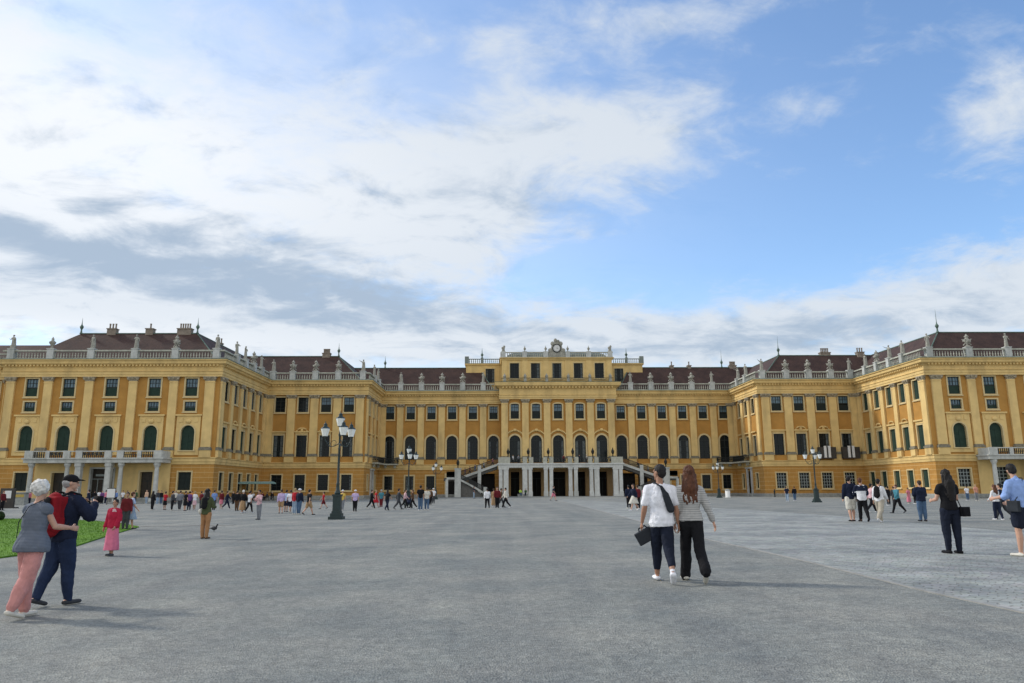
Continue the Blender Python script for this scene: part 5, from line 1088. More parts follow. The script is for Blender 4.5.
# ------------------------------------------------------------------ people in the middle and far distance
# (px, feet y, head-top y, pose, facing deg, top colour, bottom colour, hair, female, top, bottom, hair kind, label)
A, T_, L_, R_ = 180, 0, -90, 90
FP = [
 (152, 510, 492, 'stand', A, 'black', 'black', 'blackh', 1, 'long', 'trousers', 'long', 'long haired woman in black left of the woman in red top by the left wing'),
 (164.4, 510, 492.5, 'phone', A, 'red', 'black', 'blackh', 1, 'short', 'skirt', 'short', 'woman in red top and dark skirt in the row before the left wing'),
 (171.7, 510.5, 492, 'stand', 160, 'darkgrey', 'black', 'blackh', 0, 'long', 'trousers', 'short', 'person in charcoal jacket and black trousers, right of the woman in red top and skirt'),
 (179.3, 510, 491.5, 'stroll', A, 'grey', 'darkgrey', 'brownh', 0, 'long', 'trousers', 'short', 'man in grey jacket and dark grey trousers before the left wing'),
 (184.6, 511, 492, 'stand', 150, 'black', 'black', 'brownh', 1, 'short', 'skirt', 'short', 'woman in black dress with bare legs before the left wing'),
 (188.6, 510, 492.5, 'stand', -150, 'purple', 'navy', 'blackh', 1, 'long', 'trousers', 'short', 'person in purple jacket and navy trousers beside the woman in black dress'),
 (194, 510, 492.5, 'phone', A, 'white', 'palepink', 'blond', 1, 'short', 'skirt', 'short', 'woman in white top and pale skirt before the left wing'),
 (200.5, 509, 492, 'stand', 170, 'maroon', 'darkgrey', 'brownh', 0, 'long', 'trousers', 'short', 'person in maroon jacket just left of the olive jacketed walker'),
 (213.4, 511, 491, 'stand', A, 'blue', 'darkgrey', 'brownh', 0, 'short', 'trousers', 'short', 'man in bright blue shirt half behind the olive jacketed person'),
 (220.8, 509, 491.5, 'stand', A, 'maroon', 'pink', 'blackh', 1, 'long', 'skirt', 'short', 'woman in maroon top and pink skirt right of the blue shirted man'),
 (226.4, 509, 492, 'walkA', 100, 'navy', 'navy', 'blackh', 0, 'long', 'trousers', 'short', 'person all in navy walking right, beside the pink skirt'),
 (236.5, 511, 491.5, 'stand', 170, 'black', 'brown', 'blackh', 0, 'long', 'trousers', 'short', 'person in black jacket and brown trousers left of the white haired one in a skirt'),
 (242.3, 513, 491, 'stroll', A, 'black', 'tan', 'whiteh', 1, 'long', 'dress', 'short', 'white haired woman in black jacket and long tan skirt near the cafe'),
 (249, 513, 492, 'walkB', A, 'white', 'black', 'blackh', 0, 'short', 'trousers', 'short', 'person in white t-shirt and black trousers near the cafe'),
 (258.3, 519.8, 491.5, 'phone', 0, 'palepink', 'grey', 'blackh', 1, 'long', 'trousers', 'short', 'woman in pale pink jacket and grey trousers, nearest of the cafe crowd'),
 (280.6, 513.5, 490.5, 'stroll', A, 'lilac', 'tan', 'brownh', 0, 'long', 'shorts', 'short', 'person in lilac top and tan shorts, leftmost of the group of five'),
 (285.8, 512, 491, 'stand', A, 'paleblue', 'navy', 'blackh', 0, 'short', 'shorts', 'short', 'person in pale blue shirt and navy shorts beside the lilac top'),
 (290, 513, 491, 'walkA', A, 'white', 'navy', 'brownh', 0, 'short', 'shorts', 'short', 'person in white shirt and navy shorts left of the red jacket'),
 (294.2, 514.3, 489.5, 'stand', A, 'red', 'lightjeans', 'blond', 0, 'long', 'trousers', 'short', 'person in bright red jacket and light jeans in the group of five'),
 (298.6, 514.5, 490, 'stand', 170, 'navy', 'denim', 'white', 0, 'long', 'trousers', 'hat', 'person in navy jacket and white hat beside the red jacket'),
 (308.3, 515, 490.5, 'walkB', 160, 'black', 'tan', 'blackh', 0, 'short', 'shorts', 'short', 'person in black t-shirt and tan shorts walking alone left of the tall lamp'),
 (323.4, 509, 492.5, 'walkA', -80, 'red', 'maroon', 'blackh', 1, 'short', 'shorts', 'short', 'small walker in red top and maroon shorts left of the tall lamp'),
 (342, 510.5, 492, 'stand', A, 'yellow', 'grey', 'white', 0, 'short', 'trousers', 'hat', 'person in yellow shirt and white hat just right of the tall lamp'),
 (354.8, 511.5, 491.5, 'stand', A, 'lilac', 'black', 'white', 0, 'short', 'trousers', 'hat', 'person in lilac shirt, black trousers and white hat standing alone'),
 (371.2, 509, 491.5, 'walkA', 90, 'black', 'black', 'blackh', 0, 'long', 'trousers', 'short', 'person all in black striding right under the left corner balcony'),
 (375.5, 507.5, 491.5, 'walkB', 100, 'red', 'red', 'blond', 1, 'short', 'skirt', 'short', 'blond woman in red top and skirt behind the striding one in black'),
 (381, 508, 492, 'stand', A, 'teal', 'maroon', 'grey_h', 0, 'short', 'trousers', 'short', 'person in teal shirt and maroon trousers under the left corner balcony'),
 (387, 510.5, 491, 'walkA', 170, 'black', 'navy', 'blackh', 1, 'short', 'trousers', 'long', 'slim woman in black top right of the teal shirt'),
 (398.3, 509.5, 489.5, 'walkA', 90, 'darkgrey', 'darkgrey', 'blackh', 0, 'long', 'trousers', 'short', 'person in dark grey clothes walking right, left of the pink top with the pushchair'),
 (404.8, 508.5, 491, 'walkB', 100, 'palepink', 'black', 'brownh', 1, 'long', 'trousers', 'short', 'woman in pale pink top and black trousers beside the pushchair'),
 (412.6, 509, 490.5, 'walkA', -90, 'brown', 'black', 'brownh', 1, 'long', 'trousers', 'short', 'person in brown top and black trousers right of the pushchair'),
 (420.3, 510.5, 486.5, 'stand', A, 'black', 'denim', 'blackh', 0, 'short', 'trousers', 'short', 'tall man in black t-shirt and jeans left of the stairs'),
 (426.6, 510, 488.5, 'stroll', A, 'offwhite', 'denim', 'brownh', 0, 'short', 'trousers', 'short', 'person in cream t-shirt and jeans beside the tall man in black'),
 (430.2, 505.5, 489, 'stand', A, 'brown', 'black', 'blackh', 0, 'long', 'trousers', 'short', 'person in brown jacket half behind the cream t-shirt'),
 (433.3, 503.5, 489, 'stand', A, 'white', 'darkgrey', 'white', 0, 'short', 'trousers', 'hat', 'person in white top and white hat by the distant lamp'),
 (474, 498.5, 486.5, 'stand', 90, 'navy', 'lightjeans', 'blackh', 0, 'short', 'trousers', 'short', 'person in navy top at the foot of the left stairs'),
 (487.3, 508.3, 489, 'walkA', -150, 'white', 'black', 'blackh', 0, 'long', 'trousers', 'short', 'person in white jacket and black trousers, leftmost of the group before the left stairs'),
 (493.6, 507.3, 490, 'stand', A, 'tan', 'tan', 'brownh', 1, 'long', 'dress', 'short', 'woman in long tan coat in the group before the left stairs'),
 (497.2, 508, 488, 'stand', 10, 'maroon', 'black', 'blackh', 0, 'long', 'trousers', 'short', 'person in maroon jacket in the group before the left stairs'),
 (501, 507.5, 489, 'walkB', 90, 'brown', 'darkgrey', 'blackh', 0, 'long', 'trousers', 'short', 'person in brown jacket behind the cream top before the left stairs'),
 (505.8, 508.3, 488.5, 'walkA', -90, 'offwhite', 'black', 'blackh', 1, 'long', 'trousers', 'short', 'person in cream top and black trousers, rightmost of the group before the left stairs'),
 (553.5, 501, 486.5, 'walkA', 80, 'navy', 'pink', 'blackh', 1, 'short', 'shorts', 'short', 'small walker in navy top and pink shorts before the middle door'),
 (629, 508.5, 486, 'stand', A, 'navy', 'black', 'blackh', 0, 'long', 'trousers', 'short', 'man in navy jacket, leftmost of the group before the right stairs'),
 (634.3, 510.8, 485, 'walkA', -90, 'navy', 'offwhite', 'brownh', 1, 'long', 'skirt', 'short', 'woman in navy jacket and cream skirt walking before the right stairs'),
 (638.2, 509.5, 486, 'stand', A, 'maroon', 'black', 'brownh', 0, 'long', 'trousers', 'short', 'person in maroon jacket before the right stairs'),
 (645.5, 506.5, 487, 'stroll', A, 'palepink', 'lightjeans', 'blond', 1, 'short', 'trousers', 'short', 'blond woman in pale top partly behind the man in the white t-shirt'),
 (787.5, 501.5, 486.5, 'stroll', A, 'navy', 'lightjeans', 'blond', 0, 'short', 'trousers', 'short', 'blond person in navy top and light jeans near the lone right lamp'),
 (795, 500.8, 487, 'stand', A, 'black', 'denim', 'brownh', 0, 'long', 'trousers', 'short', 'person in black jacket and jeans near the lone right lamp'),
 (872.8, 512.5, 484.5, 'walkA', 120, 'palepink', 'black', 'blackh', 1, 'long', 'trousers', 'short', 'smaller person in pink top between the men on the right'),
 (889, 505.5, 487, 'stand', A, 'black', 'black', 'blackh', 0, 'long', 'trousers', 'short', 'distant person all in black right of the backpack walker'),
 (894.8, 505.8, 488, 'stand', 150, 'darkgrey', 'darkgrey', 'brownh', 0, 'long', 'trousers', 'short', 'distant person in charcoal clothes left of the teal jacket'),
 (898.6, 513.3, 485.5, 'walkB', -100, 'teal', 'black', 'reddish', 1, 'long', 'trousers', 'short', 'red haired person in teal jacket walking on the right'),
 (909.3, 503.8, 488.3, 'stand', 0, 'pink', 'pink', 'blackh', 1, 'short', 'dress', 'short', 'child in a bright pink dress by the right wing wall'),
 (916, 504, 485.5, 'stand', A, 'black', 'black', 'blackh', 0, 'long', 'trousers', 'short', 'distant man all in black beside the child in pink'),
 (968, 500.5, 486.5, 'stand', A, 'white', 'denim', 'brownh', 0, 'short', 'trousers', 'short', 'person in white t-shirt and jeans by the right portal'),
 (977, 500.8, 485, 'stand', 0, 'salmon', 'grey', 'blond', 0, 'short', 'trousers', 'short', 'person in salmon shirt facing out by the right portal'),
 (1004, 519.5, 487, 'walkA', -140, 'navy', 'darkgrey', 'blackh', 0, 'long', 'trousers', 'short', 'person in navy jacket half behind the red haired woman at the right'),
 (124.5, 530, 494.5, 'stand', 0, 'maroon', 'darkgrey', 'blackh', 1, 'long', 'trousers', 'short', 'person in maroon jacket directly behind the child in pink'),
 (129.8, 529.5, 494, 'stroll', 150, 'paleblue', 'lightjeans', 'reddish', 1, 'short', 'skirt', 'short', 'woman in pale blue top and denim skirt on the lawn path'),
 (87.5, 509.5, 490.5, 'walkA', -90, 'navy', 'black', 'blackh', 0, 'long', 'trousers', 'short', 'dark figure in navy just right of the man with the red backpack'),
 (93.5, 503.6, 491, 'stand', A, 'black', 'denim', 'blackh', 0, 'long', 'trousers', 'short', 'person in black jacket at the left side of the left portal door'),
 (98.3, 503.8, 491, 'stand', A, 'white', 'denim', 'blackh', 0, 'short', 'trousers', 'short', 'person in white t-shirt and jeans before the left portal door'),
 (101.5, 503.8, 491.3, 'stand', 0, 'purple', 'black', 'brownh', 1, 'long', 'trousers', 'short', 'person in purple jacket before the left portal door'),
 (105, 504, 491, 'phone', 160, 'pink', 'navy', 'blackh', 1, 'long', 'trousers', 'short', 'person in pink jacket left of the white notice'),
 (115, 503.6, 491.3, 'stand', 0, 'blue', 'black', 'blackh', 0, 'long', 'trousers', 'short', 'person in blue jacket right of the white notice'),
 (122.2, 503.8, 491.2, 'stand', 0, 'white', 'darkgrey', 'blackh', 0, 'short', 'trousers', 'short', 'person in white t-shirt between the portal column and the next pier'),
 (126.6, 503.8, 491.3, 'stand', 100, 'offwhite', 'tan', 'brownh', 1, 'long', 'trousers', 'short', 'person in cream jacket and tan trousers by the portal column'),
 (134.4, 503.8, 490.8, 'stand', A, 'green', 'darkgrey', 'brownh', 0, 'long', 'trousers', 'short', 'person in dark green jacket left of the dark side door'),
 (146, 504, 490.4, 'stand', 0, 'peach', 'lightjeans', 'brownh', 1, 'long', 'trousers', 'short', 'person in peach top and light jeans in the dark side door'),
 (157, 504.5, 491, 'stand', 60, 'darkgrey', 'lightjeans', 'blackh', 0, 'long', 'trousers', 'short', 'person in charcoal jacket and light jeans right of the dark side door'),
 (160.6, 504.2, 491.2, 'stand', 20, 'black', 'denim', 'blackh', 1, 'long', 'trousers', 'short', 'woman in black jacket and blue jeans behind the red top'),
 (175, 504.5, 491.5, 'stand', 30, 'offwhite', 'darkgrey', 'brownh', 0, 'long', 'trousers', 'short', 'person in cream jacket deep in the row before the left wing'),
 (191, 504.5, 491.6, 'stand', 0, 'orange', 'darkgrey', 'blackh', 0, 'long', 'trousers', 'short', 'person in orange jacket deep in the row before the left wing'),
 (203.7, 505, 491.5, 'stand', 0, 'grey', 'denim', 'blackh', 0, 'long', 'trousers', 'short', 'person in grey jacket and jeans behind the maroon jacket'),
 (233, 504, 491.8, 'stand', 0, 'black', 'black', 'brownh', 0, 'long', 'trousers', 'short', 'person in black at the left end of the cafe awning'),
 (29, 504.8, 491.5, 'stand', 0, 'pink', 'navy', 'blackh', 1, 'long', 'trousers', 'short', 'person in pink jacket between the counter and the white haired woman'),
 (1.5, 510.5, 491.5, 'stand', 90, 'maroon', 'black', 'brownh', 0, 'long', 'trousers', 'short', 'person in maroon jacket at the left edge beside the information board'),
 (72.5, 504, 491, 'stand', 0, 'red', 'black', 'blackh', 1, 'long', 'trousers', 'short', 'distant person in red jacket behind the man in the black cap'),
 (54.5, 504, 491.2, 'stand', 0, 'darkgrey', 'black', 'blackh', 0, 'long', 'trousers', 'short', 'distant person in charcoal jacket behind the white haired woman'),
]
def tone(px): return random.choice(['skin_light', 'skin_light', 'skin_tan'])
for (px, fy, hy, pose, ang, tc_, bc, hc, fem, tp, bt, hk, lab) in FP:
    p = ground_at(px, fy); Hh = (fy-hy)*p.y/(FPX/cos(PITCH)); Hh = max(1.15 if 'child' in lab or 'small' in lab else 1.5, min(1.9, Hh))
    far_person(p.x, p.y, Hh, radians(ang), pose, tc_, bc, hc, lab, tp, bt, hk, bool(fem), tone(px)).rotation_euler.z += random.uniform(-.4, .4)
# seated cafe guests
seats = [(236, 'red', 'short', 'blackh'), (240, 'black', 'long', 'brownh'), (244.5, 'orange', 'long', 'blackh'), (249, 'red', 'long', 'brownh'), (253, 'white', 'short', 'blond'), (257.5, 'navy', 'long', 'blackh'), (262, 'maroon', 'long', 'blackh'), (267, 'darkgrey', 'long', 'brownh'), (272, 'black', 'long', 'grey_h')]
pos = ['leftmost', 'second from the left', 'third from the left', 'fourth from the left', 'fifth from the left', 'fourth from the right', 'third from the right', 'second from the right', 'rightmost']
for i, (px, c, tp, hc) in enumerate(seats):
    d = 128+(i*37 % 5); q = ray(px, 500); k = d/q.y; x = q.x*k
    a = radians([0, 90, 180, -90][i % 4]); zg = gz(x, d)
    far_person(x, d, 1.72, a, 'sit', c, ['navy', 'black', 'darkgrey'][i % 3], hc, f'seated cafe guest in {c.replace("dark", "dark ")} top, {pos[i]} of those under the awning', tp, 'trousers', 'short', bool(i % 2), group='people seated at the cafe tables')
    r = tag(empty('cafe_chair', (x, d, zg), a), f'dark cafe chair, {pos[i]} of those under the awning', 'chair', 'chairs at the cafe tables')
    m = MB(); m.box(-.22, .22, -.22, .24, .42, .46); m.build('seat', 'door_wood', r); m = MB(); m.box(-.22, .22, .22, .26, .55, .88); m.build('backrest', 'door_wood', r)
    for sx in (-.19, .19):
        for sy_ in (-.19, .22): m = MB(); m.box(sx-.02, sx+.02, sy_-.02, sy_+.02, -.05, .42 if sy_ < 0 else .55); m.build('leg', 'dark_iron', r)
# people on the stairs and the terrace
def at_world(px, py_feet, Y): p = at_depth(px, py_feet, Y); return p
for (px, X_off, y, z, c, b_, lab) in ((0, -13.9, 155.3, 6.1, 'pink', 'navy', 'person in pink top high on the left stairs'), (0, -15.7, 155.0, 5.4, 'white', 'denim', 'person in white shirt on the upper left stairs'), (0, -16.6, 155.8, 5.1, 'lilac', 'black', 'person in lilac shirt on the upper left stairs'), (0, -17.5, 154.6, 4.8, 'blue', 'lightjeans', 'person in blue shirt midway up the left stairs'), (0, -18.6, 155.2, 4.4, 'red', 'black', 'person in red jacket on the left stairs'), (0, -19.6, 155.6, 4.1, 'purple', 'grey', 'person in purple jacket low on the upper left stairs'),
    (0, 16.2, 155.1, 5.3, 'navy', 'black', 'person in navy jacket on the upper right stairs'), (0, 18.3, 155.4, 4.55, 'offwhite', 'denim', 'person in cream jacket on the right stairs'), (0, 20.0, 155.0, 3.9, 'darkgrey', 'black', 'person in charcoal jacket low on the upper right stairs')):
    far_person(XC+X_off, y, 1.7, radians(90 if X_off < 0 else -90), 'walkA', c, b_, 'blackh', lab, z=z)
for (xo, c, hc, lab) in ((-9.7, 'white', 'blond', 'person in white behind the terrace railing at the left end'), (-8.6, 'grey', 'blackh', 'person in grey behind the terrace railing at the left end'), (3.9, 'navy', 'brownh', 'person in navy behind the terrace railing right of the middle'), (5.4, 'offwhite', 'whiteh', 'white haired person in cream behind the terrace railing'), (0.7, 'maroon', 'blackh', 'person in maroon behind the terrace railing in the middle')):
    far_person(XC+xo, 153.8, 1.68, radians(random.uniform(-60, 60)), 'stand', c, 'black', hc, lab, z=6.62)
p = ground_at(522, 497.3); far_person(p.x, 150.6, 1.7, radians(20), 'sit', 'lime', 'denim', 'blackh', 'person in bright lime jacket sitting at the foot of a terrace column', z=gz(p.x, 150)-.1+.2)
far_person(p.x+1.1, 150.8, 1.7, radians(-10), 'sit', 'green', 'navy', 'blackh', 'person in dark green sitting beside the lime jacket', z=gz(p.x, 150)-.1+.2)
for dx in (0, 1.1):
    m = MB(); m.box(-.5, .5, -.2, .3, -.1, .42); m.box(-.54, .54, -.24, .34, .42, .47); r = m.build('stone_seat', 'kiosk_stone', None, loc=(p.x+dx, 150.75, gz(p.x, 150)+.05)); tag(r, ['low stone block seat under the lime jacket', 'low stone block seat under the dark green jacket'][int(dx > 0)], 'seat')
# ------------------------------------------------------------------ near people
simple('sole', (.25, .22, .17), .9, .2, 8.); simple('eye_dark', (.02, .015, .012), .3, .1)
cloth('knit_striped', (.46, .45, .43), ((.26, .26, .26), .035, .7)); cloth('tunic_grey', (.115, .135, .175), ((.16, .18, .22), .018, .6))
cloth('trouser_rose', (.56, .26, .24)); cloth('jean_dark', (.014, .018, .032)); cloth('jean_blue', (.020, .032, .070)); cloth('bright_white', (.80, .80, .84)); cloth('shirt_blue', (.26, .38, .68)); cloth('backpack_red', (.24, .012, .018))
cloth('dress_pink', (.62, .17, .26)); cloth('jacket_red', (.40, .02, .05)); cloth('olive_jacket', (.07, .085, .04)); cloth('trouser_tan', (.36, .19, .09)); cloth('bag_dark', (.03, .034, .04)); cloth('trouser_beige', (.40, .36, .29))
from mathutils import noise as mn
def folds(me, amp, fx, fz, seed=0):
    if not amp: return
    n_ = len(me.vertices); co = [0.]*(3*n_); no = [0.]*(3*n_); me.vertices.foreach_get('co', co); me.vertex_normals.foreach_get('vector', no)
    for i in range(0, 3*n_, 3):
        q = Vector((co[i]*fx+seed, co[i+1]*fx, co[i+2]*fz)); n = (mn.noise(q)*.65+(abs(mn.noise(q*2.1))-.25)*.7)*amp
        for k in (0, 1, 2): co[i+k] += no[i+k]*n
    me.vertices.foreach_set('co', co); me.update()
def hero(px, fy, hy, ang, p, pieces, label, skin='skin_light', vox=.009, hair=('short', 'blackh'), curl=.5, dx=0):
    g = ground_at(px, fy); Hh = (fy-hy)*g.y/(FPX/cos(PITCH))*1.0; J = joints(p); top_z = (J['head'].z+.076); Hm = Hh/top_z
    me = remesh(body_mb(J, p, Hm, True, curl), 'person', vox*.72, 1); me.materials.append(MATS[skin]); o = link('person', me, None, (g.x, g.y, g.z+.005)); o.rotation_euler = (0, 0, radians(ang)); tag(o, label, 'person')
    for nm, fn, mat, v in pieces:
        m = remesh(fn(J, p, Hm), nm, v or vox, 2); m.materials.append(MATS[mat]); link(nm, m, o)
        if nm not in ('shoes', 'socks', 'yoke', 'blouse'): folds(m, .017 if nm in ('trousers', 'jeans') else .02, 7., 5. if nm not in ('dress', 'skirt') else 1.6, px)
    k, hc = hair; m = remesh(hair_mb(J, Hm, k), 'hair', vox, 1); m.materials.append(MATS[hc]); folds(m, 0 if k == 'cap' else (.022 if k == 'long' else .012), 26., 5. if k == 'long' else 18., px); link('cap' if k == 'cap' else 'hair', m, o)
    if k == 'cap': m_ = MB(); m_.ell(J['head']+J['R']@V(0, .022, .0), .0465, .045, .045, 14, 8, J['R']); m = remesh(sc(m_, Hm), 'hair', vox, 1); m.materials.append(MATS['hair_grey_h']); h2 = link('hair', m, o)
    e = MB()
    for sg in (-1, 1): e.ell((J['head']+J['R']@V(sg*.018, -.0475, .0055))*Hm, .0085*Hm, .006*Hm, .0042*Hm, 8, 5)
    e.build('eyes', 'eye_dark', o, True)
    o.rotation_euler = (0, 0, radians(ang)); W_ = Matrix.Translation((g.x, g.y, g.z+.005)) @ Matrix.Rotation(radians(ang), 4, 'Z')
    return o, J, Hm, W_
def thing_at(name, mb, mat, W_, label, cat, vox=None, smooth=True):
    if vox: me = remesh(mb, name, vox, 2)
    else: me = mb.mesh(name, smooth)
    me.materials.append(MATS[mat]); o = link(name, me); o.matrix_world = W_; return tag(o, label, cat)
def strap(J, H, a, b, r=.012, out=.012, n=10, mid=None):
    """strap points given as joint-space vectors"""
    m = MB(); pts = [V(*a)] + ([V(*q) for q in mid] if mid else []) + [V(*b)]; m.tube([q*H for q in pts], r, 6); return m
top = lambda **k: (lambda J, p, H: top_mb(J, p, H, **k)); trs = lambda **k: (lambda J, p, H: trousers_mb(J, p, H, **k)); skt = lambda **k: (lambda J, p, H: skirt_mb(J, p, H, **k)); sho = lambda **k: (lambda J, p, H: shoes_mb(J, H, **k))
# man in white t-shirt
P1 = Pose(.03, ((.28, .05), (-.36, .50)), ((.0, .17, .30, .0), (-.05, .13, .15, .02)), head=(.08, .75), stance=.040)
o, J, H, W1 = hero(664, 582, 468, 176, P1, [('t_shirt', top(sleeve=.40, hem=-.16, grow=.011, loose=.010, flare=.03), 'cloth_bright_white' if 'cloth_bright_white' in MATS else 'bright_white', None), ('trousers', trs(length=.86, grow=.006), 'jean_dark', None), ('socks', lambda J, p, H: (lambda m: (m.capsule(J['anR'], .0215, J['anR']+V(0, 0, .05), .0225), m.capsule(J['anL'], .0215, J['anL'].lerp(J['knL'], .2), .0225), sc(m, H))[-1])(MB()), 'bright_white', None), ('shoes', sho(), 'bright_white', None)], 'man in white t-shirt with a black sling bag walking away, holding a dark case', 'skin_tan', hair=('short', 'hair_blackh'))
c = J['chest']; u = J['up']
m = MB(); m.capsule((c+V(-.035, .088, -.07))*H, .030*H, (c+V(-.075, .086, -.19))*H, .036*H, 12, 1.0, .62, ax=(1, 0, 0)); m.capsule((c+V(.0, .088, .0))*H, .014*H, (c+V(-.035, .088, -.07))*H, .026*H, 10, 1, .5, ax=(1, 0, 0))
m.capsule((c+V(.0, .085, .0))*H, .009*H, (c+V(.052, .05, .038))*H, .008*H, 8); m.capsule((c+V(.052, .05, .038))*H, .008*H, (c+V(.055, -.03, .03))*H, .008*H, 8); m.capsule((c+V(.055, -.03, .03))*H, .008*H, (c+V(.0, -.082, -.05))*H, .008*H, 8); m.capsule((c+V(0, -.082, -.05))*H, .008*H, (c+V(-.09, -.06, -.19))*H, .008*H, 8); m.capsule((c+V(-.09, -.06, -.19))*H, .008*H, (c+V(-.098, .05, -.2))*H, .009*H, 8)
thing_at('sling_bag', m, 'bag_dark', W1, 'black sling bag worn across the back of the white t-shirt', 'bag', .009)
wr = J['wrR']+J['fdR']*.05; m = MB(); k = wr*H; R_c = Matrix.Rotation(.5, 4, 'Y')
def rb(x, y, z): return k+(R_c@V(x, y, z))
m.box(-.12, .16, -.06, .07, -.25, -.045, T=rb); m.capsule(rb(-.08, 0, -.05), .012, rb(-.06, 0, .0), .012, 8); m.capsule(rb(.07, 0, -.05), .012, rb(.05, 0, .0), .012, 8); m.capsule(rb(-.06, 0, 0), .013, rb(.05, 0, 0), .013, 8)
thing_at('camera_case', m, 'bag_dark', W1, 'small dark grey case held in the hand of the man in white t-shirt', 'bag', .009)
# woman with long auburn hair
P2 = Pose(.04, ((-.20, .55), (.20, .06)), ((-.16, .30, .25, .05), (.02, .14, .1, .0)), head=(.04, .25), female=True, stance=.045)
P2.arms = ((.05, .12, .1, .0), (-.12, .34, .25, .0)); P2.legs = ((.28, .06), (-.36, .55))
o, J, H, W2 = hero(694, 581.5, 469, 178, P2, [('cardigan', top(sleeve=.95, hem=.02, grow=.012, loose=.006, flare=.02, collar=True), 'knit_striped', None), ('trousers', trs(length=1., grow=.006, flare=.018, waist=.35), 'cloth_black', None), ('shoes', sho(), 'cloth_offwhite', None)], 'woman with long auburn hair in a striped grey cardigan and black flared trousers, walking away', hair=('long', 'hair_reddish'))
# woman in black
P3 = Pose(.0, ((.05, .05), (-.03, .02)), ((.2, .22, 1.25, .4), (.25, .22, 1.15, .35)), head=(.12, 0), female=True, stance=.058, bulk=1.04)
o, J, H, W3 = hero(954.5, 554, 471, 182, P3, [('blouse', top(sleeve=.22, hem=.0, grow=.014, loose=.004), 'cloth_black', None), ('jeans', trs(length=.98, grow=.007, waist=.4), 'jean_dark', None), ('shoes', sho(grow=.006, high=True), 'cloth_black', None)], 'woman with very long black hair in black top and navy jeans, seen from behind', 'skin_light', hair=('long', 'hair_blackh'), vox=.010)
m = MB(); hc_ = (J['hip']+V(-.135, .03, .02))*H; m.box(hc_.x-.03, hc_.x+.03-.12*0, hc_.y-.13, hc_.y+.13, hc_.z-.17, hc_.z+.02); m.box(hc_.x-.16, hc_.x+.05, hc_.y-.02, hc_.y+.05, hc_.z-.17, hc_.z+.03); m.capsule(hc_+V(0, 0, 0), .012, (J['elL']+V(.0, .01, .0))*H, .012, 8)
thing_at('handbag', m, 'cloth_black', W3, 'small black handbag at the right hip of the woman in black', 'handbag', .01)
m = MB(); q = (J['head']-V(0, 0, .0))*H; hb = J['chest']*H; m.capsule(hb+V(0, .09*H, .03*H), .05*H, hb+V(0, .075*H, -.17*H), .030*H, 12, 1.15, .45, ax=(1, 0, 0)); me = remesh(m, 'hair', .01, 2); me.materials.append(MATS['hair_blackh']); link('hair', me, o)
# person in blue shirt at the right edge
P4 = Pose(.06, ((.08, .06), (-.06, .05)), ((.3, .15, 1.1, .3), (.25, .2, .9, .3)), head=(.3, -.5), female=False, stance=.055)
o, J, H, W4 = hero(1027, 557, 465.5, -158, P4, [('shirt', top(sleeve=.6, hem=.02, grow=.016, loose=.01, collar=True), 'shirt_blue', None), ('shorts', trs(length=.34, grow=.014), 'jean_dark', None), ('shoes', sho(), 'cloth_offwhite', None)], 'person in light blue shirt and navy shorts looking down, at the right edge', 'skin_light', hair=('short', 'hair_blackh'), vox=.010)
m = MB(); hc_ = (J['hip']+V(.105, .02, .04))*H; m.box(hc_.x-.01, hc_.x+.08, hc_.y-.13, hc_.y+.10, hc_.z-.14, hc_.z+.08); m.tube([hc_+V(.03, 0, .06), (J['chest']+V(.02, .075, -.10))*H, (J['chest']+V(-.05, .05, .035))*H, (J['chest']+V(-.055, -.03, .035))*H], .011, 6); thing_at('shoulder_bag', m, 'bag_dark', W4, 'dark shoulder bag at the hip of the person in the blue shirt', 'bag', .01)
# white-haired woman
P5 = Pose(.045, ((.10, .08), (-.15, .30)), ((.25, .1, .5, .1), (.45, .16, 1.0, .2)), head=(.12, .1), female=True, stance=.044, bulk=1.02)
o, J, H, W5 = hero(23.5, 618, 488.5, 156, P5, [('tunic', top(sleeve=.06, hem=-.16, grow=.018, loose=.012, flare=.085), 'tunic_grey', None), ('trousers', trs(length=.95, grow=.014, flare=.004), 'trouser_rose', None), ('shoes', sho(), 'cloth_offwhite', None)], 'stooping woman with fluffy white hair, grey sleeveless tunic and rose trousers', hair=('puff', 'hair_whiteh'))
m = MB(); c = J['chest']; a = V(.07, .0, .03); pts = [c+V(-.06, -.07, -.02), c+V(-.062, .0, .052), c+V(-.02, .088, .0), c+V(.05, .108, -.12), c+V(.125, .06, -.24), c+V(.135, -.02, -.27)]; m.tube([q*H for q in pts], .009, 6); q = (c+V(.13, -.07, -.31))*H; m.box(q.x-.03, q.x+.05, q.y-.1, q.y+.1, q.z-.1, q.z+.08)
thing_at('crossbody_bag', m, 'bag_dark', W5, 'thin dark strap and small bag across the back of the white haired woman', 'bag', .01)
